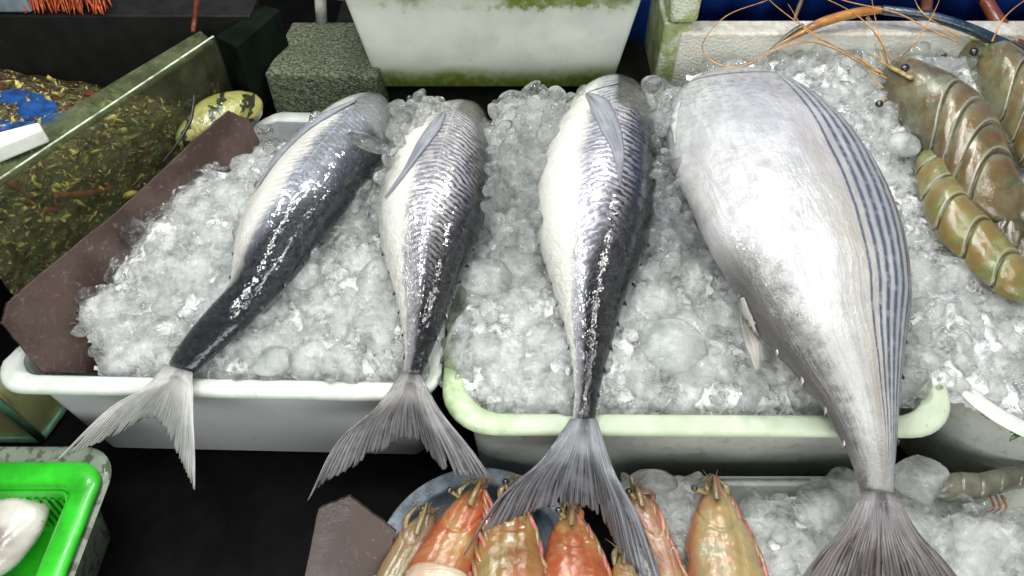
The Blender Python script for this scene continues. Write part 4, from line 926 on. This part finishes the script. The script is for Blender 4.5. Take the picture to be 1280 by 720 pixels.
ORNG = mat_prawn('orange_claw_shell', (.42, .17, .03), (.55, .26, .06), (.16, .09, .05))
NAVY = mat_prawn('navy_arm_shell', (.012, .028, .05), (.02, .05, .10), (.08, .12, .10))
BRNR = mat_prawn('red_brown_arm_shell', (.20, .05, .02), (.30, .11, .03), (.07, .03, .02))
HEADO = mat_prawn('wet_orange_head', (.46, .27, .10), (.42, .10, .03), (.46, .08, .03), tipcol=(.26, .20, .10))
HEADY = mat_prawn('yellow_tan_head', (.44, .32, .13), (.34, .29, .17), (.44, .19, .06), tipcol=(.26, .20, .10))
HEADP = mat_prawn('pink_tan_head', (.40, .19, .11), (.32, .13, .08), (.38, .27, .14), tipcol=(.26, .20, .10))
CREAM = mat_prawn('cream_flesh', (.66, .58, .42), (.72, .66, .52), (.62, .40, .25))
PINK = mat_prawn('pink_gill_flesh', (.50, .14, .12), (.60, .28, .22), (.30, .06, .06))
ANT = simple('orange_feeler', (.50, .25, .07), .35, 100, .3); FEEL = simple('brown_feeler', (.14, .10, .05), .4, 100, .3)
EYE = simple('black_eye', (.01, .01, .015), .08, coat=1)
SPINE = simple('yellow_spine', (.34, .27, .10), .3, 100, .5, coat=.5)

def segr(cuts, depth=.10):
    cuts = np.array(cuts)
    def f(v, u, th):
        v_ = np.broadcast_to(v, np.broadcast(v, u).shape); k = np.searchsorted(cuts, v_)
        c = np.concatenate([[0], cuts, [1]]); lo = c[k]; hi = c[np.minimum(k + 1, len(c) - 1)]; t = (v_ - lo) / np.maximum(hi - lo, 1e-6)
        on = (k > 0)
        g = np.where(on, -depth * np.clip(1 - t / .12, 0, 1) ** 1.0 + depth * .35 * np.sin(np.clip(t, 0, 1) * math.pi), 0.0)
        pre = np.where((k < len(cuts)), depth * .10 * np.clip((t - .85) / .1, 0, 1) * (t < .985), 0)
        return 1 + g + pre + .012 * vn(np.stack(np.broadcast_arrays(v * 30, np.cos(th) * 3, np.sin(th) * 3), -1), 4)
    return f
def eyeball(px, py, z, r_, parent, stalk=None, mat=None):
    iv, fi = ico(3); c = W(px, py, z); v = iv * [r_, r_, r_ * .9] + np.array(c)
    e = mesh_obj('eye', v.tolist(), fi.tolist(), mat or EYE, parent)
    if stalk:
        s = W(*stalk); tube('eye_stalk', [s, s.lerp(c, .5), c], [r_ * .5, r_ * .55, r_ * .6], SPINE, parent, 10, 8)
def px_tube(name, pts, rad, mat, parent, n=60, k=8, flat=1.0): return tube(name, [W(x, y, z) for x, y, z in pts], rad, mat, parent, n, k, flat)

PG = 'raw prawns on the ice at the upper right'
pa = empty('prawn', 'large olive prawn at the upper right, head up, both dark eyes in view', 'prawn', PG)
SA = [((1098, 100), (1104, 84)), ((1106, 122), (1126, 74)), ((1124, 148), (1160, 84)), ((1142, 172), (1200, 104)), ((1158, 196), (1232, 130)), ((1172, 218), (1255, 158)), ((1184, 236), (1266, 182)), ((1202, 256), (1278, 210)), ((1226, 270), (1292, 238)), ((1262, 286), (1312, 270))]
ZA = [.068, .068, .068, .068, .066, .064, .062, .060, .056, .05]
loft('body', SA, ZA, OLIVE_S, pa, nv=240, thick=.85, ease=.03, ease_end=.1, bow=.45, radial=segr([.44, .56, .68, .80], .12))
px_tube('rostrum', [(1140, 98, .100), (1118, 86, .092), (1100, 76, .088), (1084, 66, .090)], [.004, .004, .003, .0006], SPINE, pa, 30, 8, .6)
eyeball(1131, 85, .098, .0058, pa, (1135, 92, .088)); eyeball(1099, 130, .072, .0052, pa, (1108, 124, .070))
for pts in ([(1100, 92, .08), (1010, 52, .13), (920, 84, .12), (878, 62, .13), (905, 22, .15), (960, 0, .17)], [(1104, 92, .08), (1070, 72, .085), (1020, 44, .10), (965, 3, .11), (940, -30, .12)], [(1108, 98, .08), (1060, 66, .08), (1010, 40, .09), (985, 5, .11)], [(1110, 80, .085), (1098, 40, .10), (1090, 0, .11), (1088, -30, .12)], [(1116, 78, .085), (1084, 30, .10), (1040, 2, .11), (1000, -10, .12)], [(1120, 78, .085), (1146, 50, .10), (1170, 10, .11), (1180, -20, .12)]):
    px_tube('antenna', [(x_, y_, z_ + (.035 if 5 < y_ < 60 else .01)) for x_, y_, z_ in pts], [.0010, .0008, .0006, .0004], ANT, pa, 60, 6)
for pts in ([(1100, 96, .078), (1085, 80, .082), (1072, 66, .084)], [(1104, 110, .072), (1090, 96, .076), (1078, 84, .078)], [(1108, 84, .082), (1100, 66, .088), (1094, 54, .09)]):
    px_tube('feeler', pts, [.0018, .0016, .0006], SPINE, pa, 20, 7, .5)
for k in range(4): px_tube('leg', [(1140 + k * 16, 168 + k * 12, .05), (1130 + k * 16, 180 + k * 14, .045), (1136 + k * 17, 200 + k * 14, .04)], [.003, .0026, .0014], FEEL, pa, 20, 7)
settle(pa, W(1180, 180, .05))
pb = empty('prawn', 'olive prawn behind at the right frame edge with a long blue arm and orange claw', 'prawn', PG)
SB = [((1190, 58), (1200, 44)), ((1204, 80), (1226, 46)), ((1222, 112), (1262, 58)), ((1240, 145), (1296, 84)), ((1256, 170), (1316, 118)), ((1268, 196), (1326, 150)), ((1280, 220), (1334, 180))]
loft('body', SB, [.078, .078, .078, .076, .074, .07, .066], OLIVE_B, pb, nv=200, thick=.9, ease=.03, ease_end=.1, bow=.45, radial=segr([.55, .74, .9], .12))
eyeball(1217, 65, .104, .0062, pb, (1224, 68, .095))
px_tube('rostrum', [(1236, 56, .104), (1212, 46, .098), (1180, 36, .096), (1160, 24, .098)], [.004, .004, .003, .0006], SPINE, pb, 30, 8, .6)
for pts in ([(1196, 52, .09), (1160, 36, .1), (1120, 16, .11), (1060, 2, .12), (1020, -12, .13)], [(1240, 52, .1), (1254, 24, .12), (1276, 4, .13), (1300, -10, .14)], [(1200, 46, .09), (1172, 30, .1), (1150, 12, .11), (1140, -10, .12)]):
    px_tube('antenna', [(x_, y_, z_ + (.03 if 5 < y_ < 60 else .01)) for x_, y_, z_ in pts], [.0011, .0009, .0007, .0005], ANT, pb, 60, 6)
px_tube('arm', [(1290, 72, .085), (1252, 54, .105), (1212, 36, .120), (1160, 20, .128), (1102, 12, .128)], [.0075, .0075, .007, .0065, .006], NAVY, pb, 60, 12)
cl = px_tube('claw', [(1100, 12, .128), (1070, 16, .127), (1030, 27, .122), (1000, 42, .114), (964, 60, .100)], [.0062, .0075, .0075, .005, .0008], ORNG, pb, 60, 12, .8)
px_tube('claw_finger', [(1004, 32, .121), (988, 42, .114), (962, 62, .0985)], [.0042, .0038, .0007], simple('dark_claw_tip', (.06, .07, .04), .3, 90, .4, coat=.5), pb, 30, 8, .8)
for nm, pts, rd, mt in (('arm', [(1232, 0, .11), (1246, 24, .10), (1268, 52, .09), (1290, 66, .08)], [.009, .010, .009, .007], BRNR), ('leg', [(1146, 66, .07), (1150, 40, .09), (1158, 10, .10), (1160, -20, .11)], [.010, .009, .008, .008], BRNR),
                       ('leg', [(1184, 100, .055), (1178, 70, .07), (1170, 36, .09), (1160, 8, .10)], [.0055, .006, .006, .005], NAVY), ('leg', [(1108, 66, .06), (1098, 44, .08), (1084, 22, .09)], [.004, .005, .003], ORNG), ('leg', [(1002, 0, .11), (996, 16, .10), (990, 34, .09)], [.003, .003, .0012], FEEL)):
    px_tube(nm, pts, rd, mt, pb, 40, 12)
settle(pb, W(1270, 130, .05))
px_ = empty('prawn', 'green prawn tail half sunk in ice at the right, under the large olive prawn', 'prawn', PG)
SC = [((1142, 186), (1178, 190)), ((1144, 212), (1196, 212)), ((1150, 238), (1204, 232)), ((1156, 262), (1212, 248)), ((1170, 292), (1228, 264)), ((1196, 318), (1250, 284)), ((1222, 344), (1272, 310)), ((1250, 368), (1300, 340)), ((1290, 385), (1330, 365))]
loft('body', SC, [.046, .048, .048, .048, .046, .044, .042, .04, .036], GREENP, px_, nv=220, thick=.85, ease=.1, ease_end=.1, bow=.45, radial=segr([.16, .32, .48, .64, .82], .14))
settle(px_, W(1200, 290, .02))
pd = empty('prawn', 'dark prawn mostly hidden below the large olive prawn at the right frame edge', 'prawn', PG)
loft('body', [((1205, 275), (1225, 250)), ((1225, 290), (1262, 262)), ((1245, 312), (1290, 285)), ((1270, 340), (1310, 315)), ((1290, 350), (1325, 335))], [.03, .034, .034, .03, .03], mat_prawn('dark_prawn_shell', (.07, .06, .03), (.12, .10, .05), (.03, .03, .02)), pd, nv=160, thick=.9, ease=.1, ease_end=.1, bow=.45, radial=segr([.3, .5, .7], .14))
settle(pd, W(1260, 300, .01))

HG = 'prawn heads pointing away in the front tray'
HSP = mat_prawn('brown_olive_spine', (.26, .20, .09), (.36, .24, .10), (.14, .10, .05)); BEYE = simple('bronze_eye', (.03, .024, .014), .15, coat=1)
def carap(seed):
    def f(v, u, th):
        V_ = np.broadcast_to(v, np.broadcast(v, u).shape); U_ = np.broadcast_to(u, V_.shape)
        w1 = .30 + .10 * V_; g = -.07 * np.exp(-((U_ - w1) / .030) ** 2) - .06 * np.exp(-((U_ - (1 - w1 * .9)) / .030) ** 2)
        ridge = .06 * np.exp(-((U_ - .5) / .05) ** 2) * np.clip(1.1 - V_ * 1.4, 0, 1)
        c = -.08 * np.exp(-((V_ - .52 + .25 * (U_ - .5) ** 2 * 4) / .016) ** 2)
        p = np.stack(np.broadcast_arrays(v * 7, np.cos(th) * 2, np.sin(th) * 2), -1); q = np.stack(np.broadcast_arrays(v * 26, np.cos(th) * 6, np.sin(th) * 6), -1)
        return 1 + g + ridge + c + .05 * vn(p, seed) + .02 * vn(q, seed + 2)
    return f
def prawn_head(label, st, z, mat, tip, eyes=(), legs_side=1, cream=None, thick=.7, seed=0, spine=None):
    root = empty('prawn', label, 'prawn', HG); r = random.Random(seed); spine = spine or HSP
    (a0, b0), (a1, b1) = st[0], st[1]; m0 = ((a0[0] + b0[0]) / 2, (a0[1] + b0[1]) / 2)
    gx = lambda q, c_, k: (c_[0] + (q[0] - c_[0]) * k, c_[1] + (q[1] - c_[1]) * k)
    st = [((tip[0] - 2.5, tip[1] + 2), (tip[0] + 2.5, tip[1] + 2)), (gx(a0, m0, 1.0), gx(b0, m0, 1.0))] + [(gx(a, ((a[0] + b[0]) / 2, (a[1] + b[1]) / 2), 1.05), gx(b, ((a[0] + b[0]) / 2, (a[1] + b[1]) / 2), 1.08)) for a, b in st[1:]]
    loft('body', st, [z] * len(st), mat, root, nv=150, nt=72, thick=thick, ease=.12, radial=carap(seed + 20))
    tx, ty = tip; (la, ra) = st[2]; mx, my = (la[0] + ra[0]) / 2, (la[1] + ra[1]) / 2
    px_tube('rostrum', [(mx, my, z + .018), ((mx + tx) / 2, (my + ty) / 2, z + .018), (tx, ty, z + .016)], [.0036, .003, .0005], spine, root, 20, 8, .8)
    for sd in (-1, 1): px_tube('antennal_scale', [(mx + 12 * sd, my + 2, z + .002), (mx + 12 * sd, (my + ty) / 2, z + .008), (tx + 7 * sd, ty + 3 + 4 * sd, z + .008)], [.002, .0034, .0006], mat if sd > 0 else spine, root, 20, 8, .35)
    for ex, ey in eyes: eyeball(ex, ey, z + .014, .0036, root, ((ex + mx) / 2, (ey + my) / 2, z + .008), BEYE)
    for k in range(7):
        a_ = r.uniform(-1, 1); px_tube('antenna', [(tx + a_ * 6, ty + 14, z + .01), (tx + a_ * 13, ty + r.uniform(-2, 8), z + .016), (tx + a_ * 26, ty - r.uniform(-14, 8), z + .010)], [.0011, .0008, .0003], FEEL, root, 16, 6)
    if legs_side:
        for k in range(9):
            i = .6 + k * (len(st) - 2.2) / 9.0; i0 = int(i); f_ = i - i0; S_ = st[i0][1 if legs_side > 0 else 0]; S2_ = st[min(i0 + 1, len(st) - 1)][1 if legs_side > 0 else 0]
            x_ = S_[0] + (S2_[0] - S_[0]) * f_; y_ = S_[1] + (S2_[1] - S_[1]) * f_; w1, w2, w3 = r.uniform(-1, 4), r.uniform(2, 11), r.uniform(0, 14)
            px_tube('leg', [(x_ - 4, y_ - 4, z), (x_ + w1, y_ + 12, z + .006), (x_ + w2, y_ + 32, z + .004), (x_ + w3, y_ + 52, z - .004)], [.0022, .0026, .0022, .0010], (PINK, mat, HEADP, PINK, HSP)[k % 5], root, 18, 8)
    if cream: loft('flesh', cream, [z + .006] * len(cream), CREAM, root, nv=80, nt=60, thick=.75, ease=.12, radial=wob(seed + 40, .04))
    a_ = st[len(st) // 2]; settle(root, W((a_[0][0] + a_[1][0]) / 2, (a_[0][1] + a_[1][1]) / 2, z - .02))
    return root
prawn_head('orange prawn head left of the dark tail fin, cream band at its neck', [((592, 606), (604, 606)), ((566, 628), (607, 634)), ((550, 648), (602, 660)), ((530, 676), (594, 690)), ((512, 706), (586, 722)), ((500, 740), (580, 752))], -.072, HEADO, (603, 596), [(562, 613)], 1, [((524, 700), (574, 712)), ((508, 714), (588, 724)), ((500, 732), (586, 742)), ((490, 762), (580, 768))], seed=1)
prawn_head('pale tan prawn head at the left end of the row, partly in the bowl', [((530, 640), (545, 640)), ((500, 664), (540, 672)), ((486, 690), (528, 700)), ((472, 716), (512, 726)), ((462, 745), (500, 750))], -.085, mat_prawn('pale_tan_head', (.34, .28, .14), (.32, .18, .09), (.24, .22, .13), tipcol=(.26, .20, .10)), (534, 628), [(528, 636)], 0, seed=2)
prawn_head('brown orange prawn head showing through the left lobe of the dark tail fin', [((636, 606), (650, 604)), ((618, 628), (658, 632)), ((604, 655), (668, 662)), ((592, 688), (676, 694)), ((584, 722), (680, 726)), ((584, 750), (680, 752))], -.078, mat_prawn('brown_orange_head', (.38, .25, .09), (.34, .12, .04), (.40, .33, .13), tipcol=(.26, .20, .10)), (652, 594), [(632, 602)], 1, seed=3)
prawn_head('orange red prawn head framed by the fork of the dark tail fin', [((706, 640), (722, 640)), ((694, 656), (734, 656)), ((686, 676), (746, 678)), ((680, 700), (756, 704)), ((676, 724), (762, 728)), ((676, 750), (762, 752))], -.078, HEADO, (716, 626), [(698, 638)], 1, seed=4)
prawn_head('small yellow prawn head under the right lobe of the dark tail fin', [((776, 690), (784, 690)), ((768, 704), (792, 706)), ((764, 722), (798, 724)), ((762, 748), (800, 748))], -.085, HEADY, (781, 680), [], 0, seed=5)
prawn_head('slim pink tan prawn head just right of the dark tail fin, legs showing', [((788, 610), (804, 608)), ((784, 634), (822, 632)), ((794, 662), (834, 660)), ((806, 692), (846, 690)), ((820, 724), (856, 722)), ((826, 750), (862, 748))], -.080, HEADP, (794, 600), [(786, 614)], 1, seed=6)
prawn_head('yellow tan prawn head at the right end of the row, beside the ice', [((886, 604), (904, 604)), ((876, 624), (916, 624)), ((866, 648), (928, 648)), ((862, 676), (942, 676)), ((862, 704), (952, 704)), ((864, 750), (960, 750))], -.072, HEADY, (893, 594), [(868, 610)], 1, seed=7)
# prawn in the far tray, low right
pe = empty('prawn', 'dark wet prawn lying behind the tray ice at the lower right corner', 'prawn')
loft('body', [((1160, 600), (1166, 628)), ((1190, 590), (1196, 626)), ((1225, 590), (1230, 622)), ((1262, 582), (1266, 612)), ((1300, 580), (1300, 606))], [-.075] * 5, mat_prawn('wet_dark_prawn', (.14, .14, .10), (.20, .20, .15), (.08, .08, .06)), pe, nv=160, thick=.8, ease=.15, radial=segr([.25, .42, .6, .78], .12))
for k in range(3): px_tube('leg', [(1238 + k * 7, 620, -.075), (1242 + k * 8, 634, -.07), (1232 + k * 9, 642, -.072)], [.0014, .0012, .0006], BRNR, pe, 16, 7)
settle(pe, W(1220, 610, -.095))
# sprig by the right tub
sg = empty('sprig', 'small green sprig sticking out by the rim of the right edge tub', 'sprig'); GL = simple('dark_leaf', (.05, .11, .03), .5)
for k in range(7): tube('leaf', [W(1292, 536, -.015), W(1280 - k * 2, 534 + k * 2, -.012), W(1262 + (k % 3) * 4, 528 + k * 4, -.016)], [.0016, .0022, .0004], GL, sg, 12, 6, .5)
settle(sg, W(1290, 536, -.015))

# ------------------------------------------------------------------ setting
fl = mesh_obj('ground', [(-6, -6, -.75), (6, -6, -.75), (6, 6, -.75), (-6, 6, -.75)], [(0, 1, 2, 3)], simple('shadow_dark_floor', (.010, .010, .011), .5), None, False); fl['kind'] = 'structure'  # floor colour darkened to stand in for deep shadow under the stall
bd = mesh_obj('backdrop', [(-4, 2.2, -.75), (4, 2.2, -.75), (4, 2.2, 2.5), (-4, 2.2, 2.5)], [(0, 1, 2, 3)], simple('dark_market_behind', (.010, .011, .012), .7), None, False); bd['kind'] = 'structure'

# ------------------------------------------------------------------ light
w = bpy.data.worlds.new('World'); sc.world = w; w.use_nodes = True
w.node_tree.nodes['Background'].inputs[0].default_value = (.96, 1, .98, 1); w.node_tree.nodes['Background'].inputs[1].default_value = .19
def area(name, loc, to, sx, sy, p, col=(1, 1, .97)):
    l = bpy.data.lights.new(name, 'AREA'); l.shape = 'RECTANGLE'; l.size = sx; l.size_y = sy; l.energy = p; l.color = col
    o = bpy.data.objects.new(name, l); COL.objects.link(o); o.location = loc
    o.rotation_euler = (Vector(to) - Vector(loc)).to_track_quat('-Z', 'Y').to_euler()
area('tube_lamp', (-.25, .25, 1.35), (0, .15, 0), 1.1, .05, 11, (.98, 1, .97))
area('tube_lamp', (.45, -.35, 1.5), (0, .1, 0), 1.1, .05, 9, (1, 1, .96))
area('front_fill', (0, -1.4, .60), (0, .0, -.05), 1.6, .5, 14, (1, 1, .97))  # unseen fill light added low in front to brighten the tub walls
for k_, (lx, ly, lz, lw) in enumerate(((-.35, -.1, 1.0, 1.6), (.15, .45, 1.05, 1.8), (.6, .3, .95, 1.6), (-.1, -.5, 1.2, 1.5))): area('bulb_lamp', (lx, ly, lz), (lx * .5, .1, 0), .05, .05, lw)
area('bulb_lamp', (.35, .75, 1.1), (.1, .2, 0), .10, .10, 6, (1, .98, .92))
area('bulb_lamp', (-.6, .5, 1.2), (-.1, .2, 0), .08, .08, 4, (.95, 1, 1))

sc.view_settings.view_transform = 'Standard'; sc.view_settings.look = 'None'; sc.view_settings.exposure = -.02; sc.view_settings.gamma = 1
sc.render.engine = 'CYCLES'
cy = sc.cycles
cy.max_bounces = 10; cy.transmission_bounces = 8; cy.transparent_max_bounces = 12; cy.diffuse_bounces = 4; cy.glossy_bounces = 4
cy.caustics_reflective = False; cy.caustics_refractive = True; cy.blur_glossy = .5; cy.sample_clamp_indirect = 4
cy.use_denoising = True
try: cy.denoiser = 'OPENIMAGEDENOISE'
except Exception: pass
